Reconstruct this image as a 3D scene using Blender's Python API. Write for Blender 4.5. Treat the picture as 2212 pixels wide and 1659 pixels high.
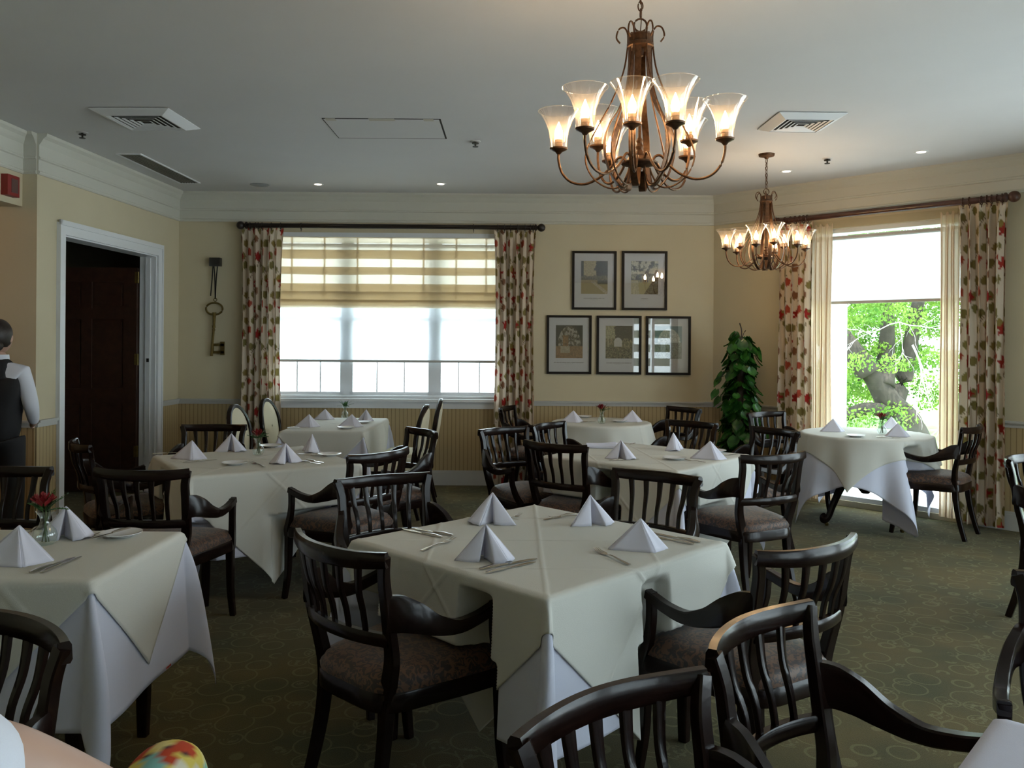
import bpy, math, random
import numpy as np
from mathutils import Vector, Matrix, noise
R = math.radians
SC = bpy.context.scene
for _o in list(bpy.data.objects): bpy.data.objects.remove(_o)
COL = SC.collection

# ------------------------------------------------------------------ camera
EYE, FPX, CX, HY, ROLL = 1.5, 1800.0, 1106.0, 739.0, 0.007
cam_d = bpy.data.cameras.new('camera'); cam = bpy.data.objects.new('camera', cam_d); COL.objects.link(cam)
cam_d.sensor_width = 36.0; cam_d.lens = FPX / 2212 * 36.0
cam_d.shift_y = -(829.5 - HY) / 2212
cam_d.clip_start = 0.05; cam_d.clip_end = 300
cam.matrix_world = Matrix.Translation((0, 0, EYE)) @ Matrix.Rotation(R(90), 4, 'X') @ Matrix.Rotation(ROLL, 4, 'Z')
SC.camera = cam

# ------------------------------------------------------------------ exposure, world, sun
SC.view_settings.view_transform = 'Standard'; SC.view_settings.look = 'None'
SC.view_settings.gamma = 1; SC.view_settings.use_curve_mapping = False
SC.view_settings.exposure = 1.02
SC.cycles.use_denoising = True
SC.cycles.max_bounces = 8; SC.cycles.diffuse_bounces = 5; SC.cycles.glossy_bounces = 3
SC.cycles.transmission_bounces = 4; SC.cycles.transparent_max_bounces = 14
SC.cycles.sample_clamp_indirect = 4; SC.cycles.caustics_reflective = False; SC.cycles.caustics_refractive = False
W = bpy.data.worlds.new('sky'); SC.world = W; W.use_nodes = True
bg = W.node_tree.nodes['Background']; bg.inputs[0].default_value = (0.80, 0.91, 1.0, 1); bg.inputs[1].default_value = 3.4
sun_d = bpy.data.lights.new('sun', 'SUN'); sun = bpy.data.objects.new('sun', sun_d); COL.objects.link(sun)
sun_d.energy = 5.0; sun_d.angle = R(1.0); sun_d.color = (1, .96, .88)
sun.rotation_euler = Vector((-0.10, 0.22, -0.95)).to_track_quat('-Z', 'Y').to_euler()

def portal(name, loc, direction, w, h):
    d = bpy.data.lights.new(name, 'AREA'); d.shape = 'RECTANGLE'; d.size = w; d.size_y = h
    d.cycles.is_portal = True
    o = bpy.data.objects.new(name, d); COL.objects.link(o); o.location = loc
    o.rotation_euler = Vector(direction).to_track_quat('-Z', 'Z').to_euler()
    return o

# pixel -> place in the room (measuring aid)
def ray(px, py):
    dx, dy = px - CX, py - HY
    return (dx + ROLL * dy) / FPX, (dy - ROLL * dx) / FPX
def P(px, py, z):
    u, v = ray(px, py); Y = (EYE - z) / v
    return Vector((u * Y, Y, z))
def PY(px, py, Y):
    u, v = ray(px, py)
    return Vector((u * Y, Y, EYE - v * Y))

# ------------------------------------------------------------------ materials
def new_mat(name):
    m = bpy.data.materials.new(name); m.use_nodes = True
    return m, m.node_tree, m.node_tree.nodes['Principled BSDF']
def mat(name, col, rough=.6, metal=0., spec=.5, coat=0., noise_amt=0., noise_scale=20, bump=0., bump_scale=60, sheen=0.):
    m, t, b = new_mat(name)
    b.inputs['Base Color'].default_value = (*col, 1); b.inputs['Roughness'].default_value = rough
    b.inputs['Metallic'].default_value = metal; b.inputs['Specular IOR Level'].default_value = spec
    b.inputs['Coat Weight'].default_value = coat; b.inputs['Coat Roughness'].default_value = .12
    b.inputs['Sheen Weight'].default_value = sheen
    tc = t.nodes.new('ShaderNodeTexCoord')
    if noise_amt:
        n = t.nodes.new('ShaderNodeTexNoise'); n.inputs['Scale'].default_value = noise_scale; n.inputs['Detail'].default_value = 4
        t.links.new(tc.outputs['Object'], n.inputs['Vector'])
        r = t.nodes.new('ShaderNodeValToRGB'); r.color_ramp.elements[0].position = .3; r.color_ramp.elements[1].position = .7
        r.color_ramp.elements[0].color = (*[c * (1 - noise_amt) for c in col], 1)
        r.color_ramp.elements[1].color = (*[min(1, c * (1 + noise_amt)) for c in col], 1)
        t.links.new(n.outputs['Fac'], r.inputs['Fac']); t.links.new(r.outputs['Color'], b.inputs['Base Color'])
    if bump:
        n = t.nodes.new('ShaderNodeTexNoise'); n.inputs['Scale'].default_value = bump_scale; n.inputs['Detail'].default_value = 3
        t.links.new(tc.outputs['Object'], n.inputs['Vector'])
        k = t.nodes.new('ShaderNodeBump'); k.inputs['Strength'].default_value = bump; k.inputs['Distance'].default_value = .01
        t.links.new(n.outputs['Fac'], k.inputs['Height']); t.links.new(k.outputs['Normal'], b.inputs['Normal'])
    return m
def emis(name, col, strength):
    m, t, b = new_mat(name)
    b.inputs['Base Color'].default_value = (*col, 1); b.inputs['Emission Color'].default_value = (*col, 1)
    b.inputs['Emission Strength'].default_value = strength
    return m
def cloth_mat(name, col, transl=.5, transp=0., bump=.15, scale=400):
    m, t, b = new_mat(name); out = t.nodes['Material Output']
    b.inputs['Base Color'].default_value = (*col, 1); b.inputs['Roughness'].default_value = .85; b.inputs['Specular IOR Level'].default_value = .15
    tr = t.nodes.new('ShaderNodeBsdfTranslucent'); tr.inputs[0].default_value = (*col, 1)
    mx = t.nodes.new('ShaderNodeMixShader'); mx.inputs[0].default_value = transl
    t.links.new(b.outputs[0], mx.inputs[1]); t.links.new(tr.outputs[0], mx.inputs[2])
    last = mx
    if transp:
        tp = t.nodes.new('ShaderNodeBsdfTransparent'); m2 = t.nodes.new('ShaderNodeMixShader'); m2.inputs[0].default_value = transp
        t.links.new(mx.outputs[0], m2.inputs[1]); t.links.new(tp.outputs[0], m2.inputs[2]); last = m2
    t.links.new(last.outputs[0], out.inputs['Surface'])
    if bump:
        tc = t.nodes.new('ShaderNodeTexCoord')
        n = t.nodes.new('ShaderNodeTexNoise'); n.inputs['Scale'].default_value = scale
        t.links.new(tc.outputs['Object'], n.inputs['Vector'])
        k = t.nodes.new('ShaderNodeBump'); k.inputs['Strength'].default_value = bump; k.inputs['Distance'].default_value = .003
        t.links.new(n.outputs['Fac'], k.inputs['Height']); t.links.new(k.outputs['Normal'], b.inputs['Normal'])
    return m
def glass_mat(name, tint=(1, 1, 1), gl=.10, rough=.02, fresnel=True, milk=0.):
    m, t, b = new_mat(name); out = t.nodes['Material Output']
    tp = t.nodes.new('ShaderNodeBsdfTransparent'); tp.inputs[0].default_value = (*tint, 1)
    g = t.nodes.new('ShaderNodeBsdfGlossy'); g.inputs['Roughness'].default_value = rough
    mx = t.nodes.new('ShaderNodeMixShader')
    if fresnel:
        f = t.nodes.new('ShaderNodeLayerWeight'); f.inputs['Blend'].default_value = .35
        mm = t.nodes.new('ShaderNodeMath'); mm.operation = 'MULTIPLY_ADD'; mm.inputs[1].default_value = .30; mm.inputs[2].default_value = gl * .4
        t.links.new(f.outputs['Facing'], mm.inputs[0]); t.links.new(mm.outputs[0], mx.inputs[0])
    else: mx.inputs[0].default_value = gl
    t.links.new(tp.outputs[0], mx.inputs[1]); t.links.new(g.outputs[0], mx.inputs[2]); last = mx
    if milk:
        d = t.nodes.new('ShaderNodeBsdfTranslucent'); d.inputs[0].default_value = (1, .9, .78, 1)
        m3 = t.nodes.new('ShaderNodeMixShader'); m3.inputs[0].default_value = milk
        t.links.new(mx.outputs[0], m3.inputs[1]); t.links.new(d.outputs[0], m3.inputs[2]); last = m3
    t.links.new(last.outputs[0], out.inputs['Surface'])
    return m
def attr_mat(name, rough=.8, transl=0., attr='paint', spec=.3):
    m, t, b = new_mat(name); out = t.nodes['Material Output']
    a = t.nodes.new('ShaderNodeAttribute'); a.attribute_name = attr
    t.links.new(a.outputs['Color'], b.inputs['Base Color']); b.inputs['Roughness'].default_value = rough
    b.inputs['Specular IOR Level'].default_value = spec
    if transl:
        tr = t.nodes.new('ShaderNodeBsdfTranslucent'); t.links.new(a.outputs['Color'], tr.inputs[0])
        mx = t.nodes.new('ShaderNodeMixShader'); mx.inputs[0].default_value = transl
        t.links.new(b.outputs[0], mx.inputs[1]); t.links.new(tr.outputs[0], mx.inputs[2]); t.links.new(mx.outputs[0], out.inputs['Surface'])
    return m

M = {}
M['wall'] = mat('wall_paint', (.56, .495, .345), .8, noise_amt=.03, noise_scale=2, bump=.05, bump_scale=250)
M['frieze'] = mat('frieze_paint', (.56, .555, .49), .7, bump=.03, bump_scale=200)
M['trim'] = mat('trim_paint', (.50, .50, .48), .45)
M['white'] = mat('white_paint', (.72, .74, .76), .4)
M['ceiling'] = mat('ceiling_paint', (.60, .60, .60), .9, noise_amt=.02, noise_scale=1.5)
M['wood'] = mat('dark_wood', (.0085, .0036, .0026), .24, spec=.22, coat=.12, noise_amt=.35, noise_scale=30, bump=.06, bump_scale=40)
M['redwood'] = mat('red_wood', (.06, .02, .012), .35, coat=.3, noise_amt=.3, noise_scale=25)
M['doorwood'] = mat('door_wood', (.036, .014, .008), .38, coat=.25, noise_amt=.3, noise_scale=18)
M['rodwood'] = mat('rod_wood', (.014, .009, .007), .35)
M['bronze'] = mat('bronze', (.10, .052, .027), .45, metal=.75, noise_amt=.4, noise_scale=60)
M['brass'] = mat('brass', (.16, .115, .035), .45, metal=.7, noise_amt=.2, noise_scale=40)
M['silver'] = mat('silver', (.62, .58, .52), .18, metal=1.)
M['china'] = mat('china', (.75, .76, .78), .15, coat=.4)
M['black'] = mat('black', (.012, .011, .01), .5)
M['frameblack'] = mat('frame_black', (.008, .006, .005), .5, spec=.2)
M['darkgap'] = mat('dark_gap', (.015, .014, .013), .9)
M['cream'] = cloth_mat('cream_cloth', (.69, .685, .63), .12, bump=.25)
M['creamT'] = cloth_mat('cream_oval_fabric', (.62, .57, .42), .05)
M['whitecloth'] = cloth_mat('white_cloth', (.72, .74, .86), .18)
M['napkin'] = cloth_mat('napkin_cloth', (.80, .80, .90), .20, bump=.1)
M['linen'] = cloth_mat('linen_shade', (.74, .63, .46), .80, .10, bump=.3, scale=300)
M['roller'] = cloth_mat('roller_shade', (.64, .665, .69), .66, .06, bump=0)
M['sheer'] = cloth_mat('sheer_fabric', (.70, .555, .39), .5, .05, bump=.1)
M['glass'] = glass_mat('window_glass', (.97, 1, .99), .05)
M['vaseglass'] = glass_mat('vase_glass', (.92, .98, .96), .25)
M['shade'] = glass_mat('shade_glass', (1, .985, .96), .20, .05, milk=.04)
M['pictureglass'] = glass_mat('picture_glass', (1, 1, 1), .10, 0., fresnel=False)
M['bulb'] = emis('bulb_light', (1, .66, .34), 85.)
M['downlight'] = emis('downlight_light', (1, .80, .55), 6.)
M['speaker'] = mat('speaker_grille', (.30, .32, .34), .7)
M['grille'] = mat('grille_grey', (.13, .125, .10), .7)
M['hair'] = mat('hair', (.02, .013, .009), .5, noise_amt=.4, noise_scale=80)
M['skin'] = mat('skin', (.46, .29, .22), .5)
M['shirt'] = cloth_mat('white_shirt', (.70, .72, .80), .05)
M['vest'] = mat('black_vest', (.010, .010, .012), .8)
M['pot'] = mat('pot', (.05, .03, .02), .5)
M['stem'] = mat('stem', (.06, .10, .03), .6)
M['bark'] = mat('bark', (.055, .045, .038), .9, noise_amt=.35, noise_scale=6, bump=.5, bump_scale=12)
M['twig'] = mat('bare_twig', (.62, .60, .60), .8)
M['patio'] = mat('patio', (.72, .75, .78), .9, noise_amt=.06, noise_scale=3)
M['lawn'] = mat('lawn', (.22, .36, .12), .9, noise_amt=.3, noise_scale=4)
M['brush'] = mat('porch_paint', (.55, .66, .68), .6)
M['red'] = mat('red_sign', (.22, .012, .01), .5)

def leaf_mat(name, c1, c2, rough=.35, transl=.25, scale=5):
    m, t, b = new_mat(name); out = t.nodes['Material Output']
    g = t.nodes.new('ShaderNodeTexCoord'); n = t.nodes.new('ShaderNodeTexNoise'); n.inputs['Scale'].default_value = scale; n.inputs['Detail'].default_value = 2
    t.links.new(g.outputs['Object'], n.inputs['Vector'])
    r = t.nodes.new('ShaderNodeValToRGB'); r.color_ramp.elements[0].position = .38; r.color_ramp.elements[1].position = .62
    r.color_ramp.elements[0].color = (*c1, 1); r.color_ramp.elements[1].color = (*c2, 1)
    t.links.new(n.outputs['Fac'], r.inputs['Fac']); t.links.new(r.outputs['Color'], b.inputs['Base Color'])
    b.inputs['Roughness'].default_value = rough
    tr = t.nodes.new('ShaderNodeBsdfTranslucent'); t.links.new(r.outputs['Color'], tr.inputs[0])
    mx = t.nodes.new('ShaderNodeMixShader'); mx.inputs[0].default_value = transl
    t.links.new(b.outputs[0], mx.inputs[1]); t.links.new(tr.outputs[0], mx.inputs[2]); t.links.new(mx.outputs[0], out.inputs['Surface'])
    return m
M['pothos'] = leaf_mat('pothos_leaf', (.012, .06, .012), (.035, .14, .02), .25, .15, 14)
M['fern'] = leaf_mat('fern_green', (.02, .07, .015), (.05, .13, .03), .5, .2, 30)
M['rose'] = mat('rose_red', (.22, .006, .010), .6)
M['treeleaf'] = leaf_mat('tree_leaf', (.07, .20, .02), (.26, .42, .07), .6, .45, 1.6)

# beadboard below the rail: narrow grooves along local x
def bead_mat():
    m, t, b = new_mat('beadboard_paint')
    g = t.nodes.new('ShaderNodeTexCoord'); s = t.nodes.new('ShaderNodeSeparateXYZ'); t.links.new(g.outputs['Object'], s.inputs[0])
    a = t.nodes.new('ShaderNodeMath'); a.operation = 'MULTIPLY'; a.inputs[1].default_value = 1 / .042; t.links.new(s.outputs['X'], a.inputs[0])
    f = t.nodes.new('ShaderNodeMath'); f.operation = 'FRACT'; t.links.new(a.outputs[0], f.inputs[0])
    c = t.nodes.new('ShaderNodeMath'); c.operation = 'PINGPONG'; c.inputs[1].default_value = .5; t.links.new(f.outputs[0], c.inputs[0])
    r = t.nodes.new('ShaderNodeValToRGB'); r.color_ramp.elements[0].position = .02; r.color_ramp.elements[1].position = .14
    r.color_ramp.elements[0].color = (.25, .18, .08, 1); r.color_ramp.elements[1].color = (.44, .335, .175, 1)
    t.links.new(c.outputs[0], r.inputs['Fac']); t.links.new(r.outputs['Color'], b.inputs['Base Color'])
    k = t.nodes.new('ShaderNodeBump'); k.inputs['Strength'].default_value = .8; k.inputs['Distance'].default_value = .004
    t.links.new(r.outputs['Color'], k.inputs['Height']); t.links.new(k.outputs['Normal'], b.inputs['Normal'])
    b.inputs['Roughness'].default_value = .6
    return m
M['bead'] = bead_mat()

def carpet_mat():
    m, t, b = new_mat('carpet_pile'); L = t.links.new; N = t.nodes.new
    g = N('ShaderNodeTexCoord')
    def mth(op, a, bb=None, c=None):
        n = N('ShaderNodeMath'); n.operation = op
        for i, v in enumerate((a, bb, c)):
            if v is None: continue
            if isinstance(v, (int, float)): n.inputs[i].default_value = v
            else: L(v, n.inputs[i])
        return n.outputs[0]
    def rings(off, rad, wid, sc):
        mp = N('ShaderNodeMapping'); mp.inputs['Location'].default_value = off; mp.inputs['Scale'].default_value = (sc, sc, 0); mp.inputs['Rotation'].default_value = (0, 0, R(28))
        L(g.outputs['Object'], mp.inputs[0])
        v = N('ShaderNodeTexVoronoi'); v.inputs['Scale'].default_value = 1; v.inputs['Randomness'].default_value = .45
        L(mp.outputs[0], v.inputs['Vector'])
        d = mth('ABSOLUTE', mth('SUBTRACT', v.outputs['Distance'], rad))
        return mth('LESS_THAN', d, wid), v.outputs['Distance']
    r1, d1 = rings((0, 0, 0), .44, .022, 6.0)
    r2, d2 = rings((.5, .5, 0), .30, .02, 6.0)
    mask = N('ShaderNodeTexNoise'); mask.inputs['Scale'].default_value = 5; L(g.outputs['Object'], mask.inputs['Vector'])
    r2 = mth('MULTIPLY', r2, mth('GREATER_THAN', mask.outputs['Fac'], .48))
    ring = mth('MAXIMUM', r1, r2)
    fl = N('ShaderNodeTexNoise'); fl.inputs['Scale'].default_value = 38; fl.inputs['Detail'].default_value = 4; L(g.outputs['Object'], fl.inputs['Vector'])
    flower = mth('MULTIPLY', mth('GREATER_THAN', fl.outputs['Fac'], .53), mth('LESS_THAN', d2, .24))
    base = N('ShaderNodeValToRGB'); n2 = N('ShaderNodeTexNoise'); n2.inputs['Scale'].default_value = 2.3; n2.inputs['Detail'].default_value = 5; L(g.outputs['Object'], n2.inputs['Vector'])
    base.color_ramp.elements[0].position = .35; base.color_ramp.elements[1].position = .65
    base.color_ramp.elements[0].color = (.058, .056, .020, 1); base.color_ramp.elements[1].color = (.104, .077, .024, 1); L(n2.outputs['Fac'], base.inputs[0])
    x1 = N('ShaderNodeMixRGB'); L(base.outputs[0], x1.inputs[1]); x1.inputs[2].default_value = (.17, .155, .075, 1); L(mth('MULTIPLY', flower, .5), x1.inputs[0])
    x2 = N('ShaderNodeMixRGB'); L(x1.outputs[0], x2.inputs[1]); x2.inputs[2].default_value = (.22, .20, .09, 1); L(mth('MULTIPLY', ring, .33), x2.inputs[0])
    fine = N('ShaderNodeTexNoise'); fine.inputs['Scale'].default_value = 260; L(g.outputs['Object'], fine.inputs['Vector'])
    x3 = N('ShaderNodeMixRGB'); x3.blend_type = 'MULTIPLY'; x3.inputs[0].default_value = .8; L(x2.outputs[0], x3.inputs[1]); L(mth('MULTIPLY_ADD', fine.outputs['Fac'], 1.6, .25), x3.inputs[2])
    L(x3.outputs[0], b.inputs['Base Color'])
    b.inputs['Roughness'].default_value = .88; b.inputs['Specular IOR Level'].default_value = .12; b.inputs['Sheen Weight'].default_value = .1; b.inputs['Sheen Roughness'].default_value = .4
    k = N('ShaderNodeBump'); k.inputs['Strength'].default_value = .5; k.inputs['Distance'].default_value = .004
    L(fine.outputs['Fac'], k.inputs['Height']); L(k.outputs['Normal'], b.inputs['Normal'])
    return m
M['carpet'] = carpet_mat()

def damask_mat():
    m, t, b = new_mat('damask_fabric'); L = t.links.new; N = t.nodes.new
    g = N('ShaderNodeTexCoord'); n = N('ShaderNodeTexNoise'); n.inputs['Scale'].default_value = 34; n.inputs['Detail'].default_value = 3; n.inputs['Distortion'].default_value = 2.2
    L(g.outputs['Object'], n.inputs['Vector'])
    r = N('ShaderNodeValToRGB'); r.color_ramp.elements[0].position = .47; r.color_ramp.elements[1].position = .53
    r.color_ramp.elements[0].color = (.026, .016, .015, 1); r.color_ramp.elements[1].color = (.115, .055, .028, 1)
    L(n.outputs['Fac'], r.inputs[0]); L(r.outputs[0], b.inputs['Base Color'])
    b.inputs['Roughness'].default_value = .55; b.inputs['Sheen Weight'].default_value = .2
    return m
M['damask'] = damask_mat()
M['paint'] = attr_mat('printed_cotton', .85, .28)
M['print'] = attr_mat('printed_paper', .6)
M['floral'] = attr_mat('floral_fabric', .8)

# ------------------------------------------------------------------ mesh helpers
class MB:
    def __init__(s): s.v = []; s.f = []; s.mi = []
    def add(s, verts, faces, m=0):
        n = len(s.v); s.v.extend([tuple(p) for p in verts]); s.f.extend([tuple(i + n for i in f) for f in faces]); s.mi.extend([m] * len(faces))
        return s
    def box(s, x0, x1, y0, y1, z0, z1, m=0, xf=None):
        v = [(x0, y0, z0), (x1, y0, z0), (x1, y1, z0), (x0, y1, z0), (x0, y0, z1), (x1, y0, z1), (x1, y1, z1), (x0, y1, z1)]
        if xf: v = [tuple(xf @ Vector(p)) for p in v]
        return s.add(v, [(0, 3, 2, 1), (4, 5, 6, 7), (0, 1, 5, 4), (1, 2, 6, 5), (2, 3, 7, 6), (3, 0, 4, 7)], m)
    def lathe(s, prof, n=24, c=(0, 0, 0), m=0, xf=None, cap=False):
        vs = []; fs = []
        for (r, z) in prof:
            for i in range(n):
                a = 2 * math.pi * i / n; p = Vector((r * math.cos(a), r * math.sin(a), z))
                if xf: p = xf @ p
                vs.append((p.x + c[0], p.y + c[1], p.z + c[2]))
        for j in range(len(prof) - 1):
            for i in range(n):
                k = (i + 1) % n; fs.append((j * n + i, j * n + k, (j + 1) * n + k, (j + 1) * n + i))
        if cap: fs.append(tuple(range(n))[::-1]); fs.append(tuple((len(prof) - 1) * n + i for i in range(n)))
        return s.add(vs, fs, m)
    def sweep(s, pts, w, h, side=None, m=0, smooth=4, chamfer=.25, closed=False, round_=False):
        """pts through which a bar runs; w across `side`, h across the third axis; w,h scalars or per point"""
        P0 = [Vector(p) for p in pts]; n = len(P0)
        W_ = list(w) if hasattr(w, '__len__') else [w] * n; H_ = list(h) if hasattr(h, '__len__') else [h] * n
        pl, wl, hl = [], [], []
        for i in range(n if closed else n - 1):
            g = lambda k: P0[k % n] if closed else P0[max(0, min(n - 1, k))]
            p0, p1, p2, p3 = g(i - 1), g(i), g(i + 1), g(i + 2)
            for k in range(smooth):
                t = k / smooth
                q = .5 * ((2 * p1) + (p2 - p0) * t + (2 * p0 - 5 * p1 + 4 * p2 - p3) * t * t + (-p0 + 3 * p1 - 3 * p2 + p3) * t ** 3)
                pl.append(q); wl.append(W_[i] * (1 - t) + W_[(i + 1) % n] * t); hl.append(H_[i] * (1 - t) + H_[(i + 1) % n] * t)
        if not closed: pl.append(P0[-1]); wl.append(W_[-1]); hl.append(H_[-1])
        if round_:
            K = 10; prof = [(math.cos(2 * math.pi * i / K) * .5, math.sin(2 * math.pi * i / K) * .5) for i in range(K)]
        else:
            c = .5 - chamfer * .5
            prof = [(.5, -c), (.5, c), (c, .5), (-c, .5), (-.5, c), (-.5, -c), (-c, -.5), (c, -.5)]; K = 8
        vs, fs = [], []; N_ = len(pl)
        sd = Vector(side) if side is not None else None
        for i, q in enumerate(pl):
            a = pl[(i - 1) % N_] if (closed or i > 0) else q; bb = pl[(i + 1) % N_] if (closed or i < N_ - 1) else q
            t = (bb - a).normalized()
            if sd is None:
                ref = Vector((0, 0, 1)) if abs(t.z) < .9 else Vector((1, 0, 0)); sv = t.cross(ref).normalized()
            else:
                sv = (sd - t * sd.dot(t))
                sv = sv.normalized() if sv.length > 1e-6 else t.orthogonal().normalized()
            u = sv.cross(t).normalized()
            for (x, y) in prof: vs.append(q + sv * (x * wl[i]) + u * (y * hl[i]))
        for i in range(N_ if closed else N_ - 1):
            j = (i + 1) % N_
            for k in range(K):
                l = (k + 1) % K; fs.append((i * K + k, i * K + l, j * K + l, j * K + k))
        if not closed: fs.append(tuple(range(K))[::-1]); fs.append(tuple((N_ - 1) * K + k for k in range(K)))
        return s.add(vs, fs, m)
    def tube(s, pts, r, m=0, smooth=4, closed=False):
        w = [2 * x for x in r] if hasattr(r, '__len__') else 2 * r
        return s.sweep(pts, w, w, m=m, smooth=smooth, closed=closed, round_=True)
    def grid(s, V, nu, nv, m=0, wrap=False):
        fs = []
        for j in range(nv - 1):
            for i in range(nu if wrap else nu - 1):
                k = (i + 1) % nu; fs.append((j * nu + i, j * nu + k, (j + 1) * nu + k, (j + 1) * nu + i))
        return s.add(V, fs, m)
    def build(s, name, mats, parent=None, loc=None, rz=0., xf=None, smooth=True, angle=35):
        me = bpy.data.meshes.new(name); me.from_pydata(s.v, [], s.f)
        for mt in (mats if isinstance(mats, (list, tuple)) else [mats]): me.materials.append(M[mt] if isinstance(mt, str) else mt)
        if any(s.mi): me.polygons.foreach_set('material_index', s.mi)
        if smooth:
            me.polygons.foreach_set('use_smooth', [True] * len(me.polygons))
            try: me.set_sharp_from_angle(angle=R(angle))
            except Exception: pass
        me.update()
        o = bpy.data.objects.new(name, me); COL.objects.link(o)
        if parent: o.parent = parent
        if xf is not None: o.matrix_local = xf
        else:
            if loc is not None: o.location = loc
            o.rotation_euler = (0, 0, rz)
        return o
def tag(o, label=None, cat=None, group=None, kind=None):
    if label: o['label'] = label
    if cat: o['category'] = cat
    if group: o['group'] = group
    if kind: o['kind'] = kind
    return o
def thing(name, label, cat, loc=(0, 0, 0), rz=0., group=None):
    o = bpy.data.objects.new(name, None); COL.objects.link(o); o.empty_display_size = .1
    o.location = loc; o.rotation_euler = (0, 0, rz)
    return tag(o, label, cat, group)
def dup(root, loc, rz=0., label=None, group=None):
    r = root.copy(); COL.objects.link(r); r.location = loc; r.rotation_euler = (0, 0, rz)
    if label: r['label'] = label
    if group: r['group'] = group
    def walk(o, new):
        for ch in [c for c in ALLKIDS(o)]:
            c = ch.copy(); COL.objects.link(c); c.parent = new; walk(ch, c)
    walk(root, r)
    return r
def ALLKIDS(o): return list(o.children)
def paint(o, cols, dom='POINT'):
    a = o.data.color_attributes.new('paint', 'FLOAT_COLOR', dom)
    c = np.ones((len(cols), 4), np.float32); c[:, :3] = cols; a.data.foreach_set('color', c.ravel())
# ------------------------------------------------------------------ the room
CH = 3.04
A = Vector((-3.48, 8.69)); B = Vector((2.11, 8.74)); C = Vector((4.50, 6.316)); D = Vector((4.50, -4.0)); E_ = Vector((-6.4, -4.0))
L0 = Vector((-3.57, 6.25)); LW = Vector((-3.68, 6.25)); LP = Vector((-3.68, 4.3)); LR = Vector((-3.68, -4.0))
def frame2(a, b):
    d = (b - a).normalized(); n = Vector((-d.y, d.x))
    return Matrix(((d.x, n.x, 0, a.x), (d.y, n.y, 0, a.y), (0, 0, 1, 0), (0, 0, 0, 1))), (b - a).length
def wall(name, a, b, th, opens=(), m='wall', ext=(0, 0), z0=0., z1=CH):
    X, L = frame2(a, b); mb = MB(); s = -ext[0]
    for (s0, s1, q0, q1) in sorted(opens):
        mb.box(s, s0, 0, th, z0, z1)
        if q0 > z0: mb.box(s0, s1, 0, th, z0, q0)
        if q1 < z1: mb.box(s0, s1, 0, th, q1, z1)
        s = s1
    mb.box(s, L + ext[1], 0, th, z0, z1)
    o = mb.build(name, m, xf=X, smooth=False); tag(o, kind='structure'); return o, X, L
def trim(name, X, parts, m='trim', xcuts=None):
    """parts: list of (s0,s1,y0,y1,z0,z1) in wall coordinates; y negative = into the room"""
    mb = MB()
    for p in parts: mb.box(*p)
    return tag(mb.build(name, m, xf=X, smooth=False), kind='structure')
def cornice(name, X, s0, s1):
    prof = [(0, 2.735), (-.012, 2.735), (-.02, 2.745), (-.02, 2.757), (-.010, 2.764), (-.010, 2.845), (-.022, 2.852), (-.022, 2.862), (-.014, 2.870), (-.014, 2.955), (-.03, 2.975), (-.045, 3.0), (-.07, 3.02), (-.075, 3.04), (0, 3.04)]
    n = len(prof); mb = MB(); v = [(s0, y, z) for y, z in prof] + [(s1, y, z) for y, z in prof]
    mb.add(v, [(i, i + n, (i + 1) % n + n, (i + 1) % n) for i in range(n)] + [tuple(range(n)), tuple(range(n, 2 * n))[::-1]])
    return tag(mb.build(name, 'frieze', xf=X, smooth=False), kind='structure')
def rail(name, X, segs):
    mb = MB()
    for s0, s1 in segs:
        mb.box(s0, s1, -.018, 0, .835, .872); mb.box(s0, s1, -.038, 0, .872, .888); mb.box(s0, s1, -.026, 0, .862, .872)
    return tag(mb.build(name, 'trim', xf=X, smooth=False), kind='structure')
def base(name, X, segs):
    mb = MB()
    for s0, s1 in segs: mb.box(s0, s1, -.018, 0, 0, .13); mb.box(s0, s1, -.012, 0, .13, .155)
    return tag(mb.build(name, 'trim', xf=X, smooth=False), kind='structure')

# back wall with the triple window
WX0, WX1, WZ0, WZ1 = -2.55, -.08, .90, 2.615
bs = lambda x: x - A.x
w_back, XB, LB = wall('wall_back', A, B, .22, [(bs(WX0), bs(WX1), WZ0, WZ1)], ext=(.2, .1))
rail('trim_1', XB, [(0, bs(WX0) - .0), (bs(WX1), LB)])
trim('trim_2', XB, [(0, LB, -.008, 0, .15, .838)], 'bead')
cornice('trim_3', XB, 0, LB)
base('baseboard_back', XB, [(0, LB)])
# bay wall with the tall window
def bay_s(px, off=0.):
    k = (px - CX) / FPX
    d = (C - B).normalized(); n = Vector((-d.y, d.x)); c = n.dot(B) - off
    Y = c / (n.x * k + n.y); return d.dot(Vector((k * Y, Y)) - B)
S0, S1 = bay_s(1735), bay_s(2085)
w_bay, XR, LR_ = wall('wall_bay', B, C, .22, [(S0, S1, .05, 2.585)], ext=(.0, .1))
rail('trim_4', XR, [(0, S0 - .06), (S1 + .06, LR_)])
trim('trim_5', XR, [(0, S0 - .06, -.008, 0, .15, .838), (S1 + .06, LR_, -.008, 0, .15, .838)], 'bead')
cornice('trim_6', XR, 0, LR_)
base('baseboard_bay', XR, [(0, S0 - .06), (S1 + .06, LR_)])
# right and rear walls (beside and behind the camera) with their daylight windows
w_right, XQ, LQ = wall('wall_right', C, D, .22, [(.7, 2.9, .15, 2.6), (3.4, 5.6, .15, 2.6), (6.1, 8.3, .15, 2.6)], ext=(0, .2))
w_rear, XE, LE = wall('wall_rear', D, E_, .22, [(.12, 1.17, .7, 2.4)], ext=(0, .2))
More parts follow.
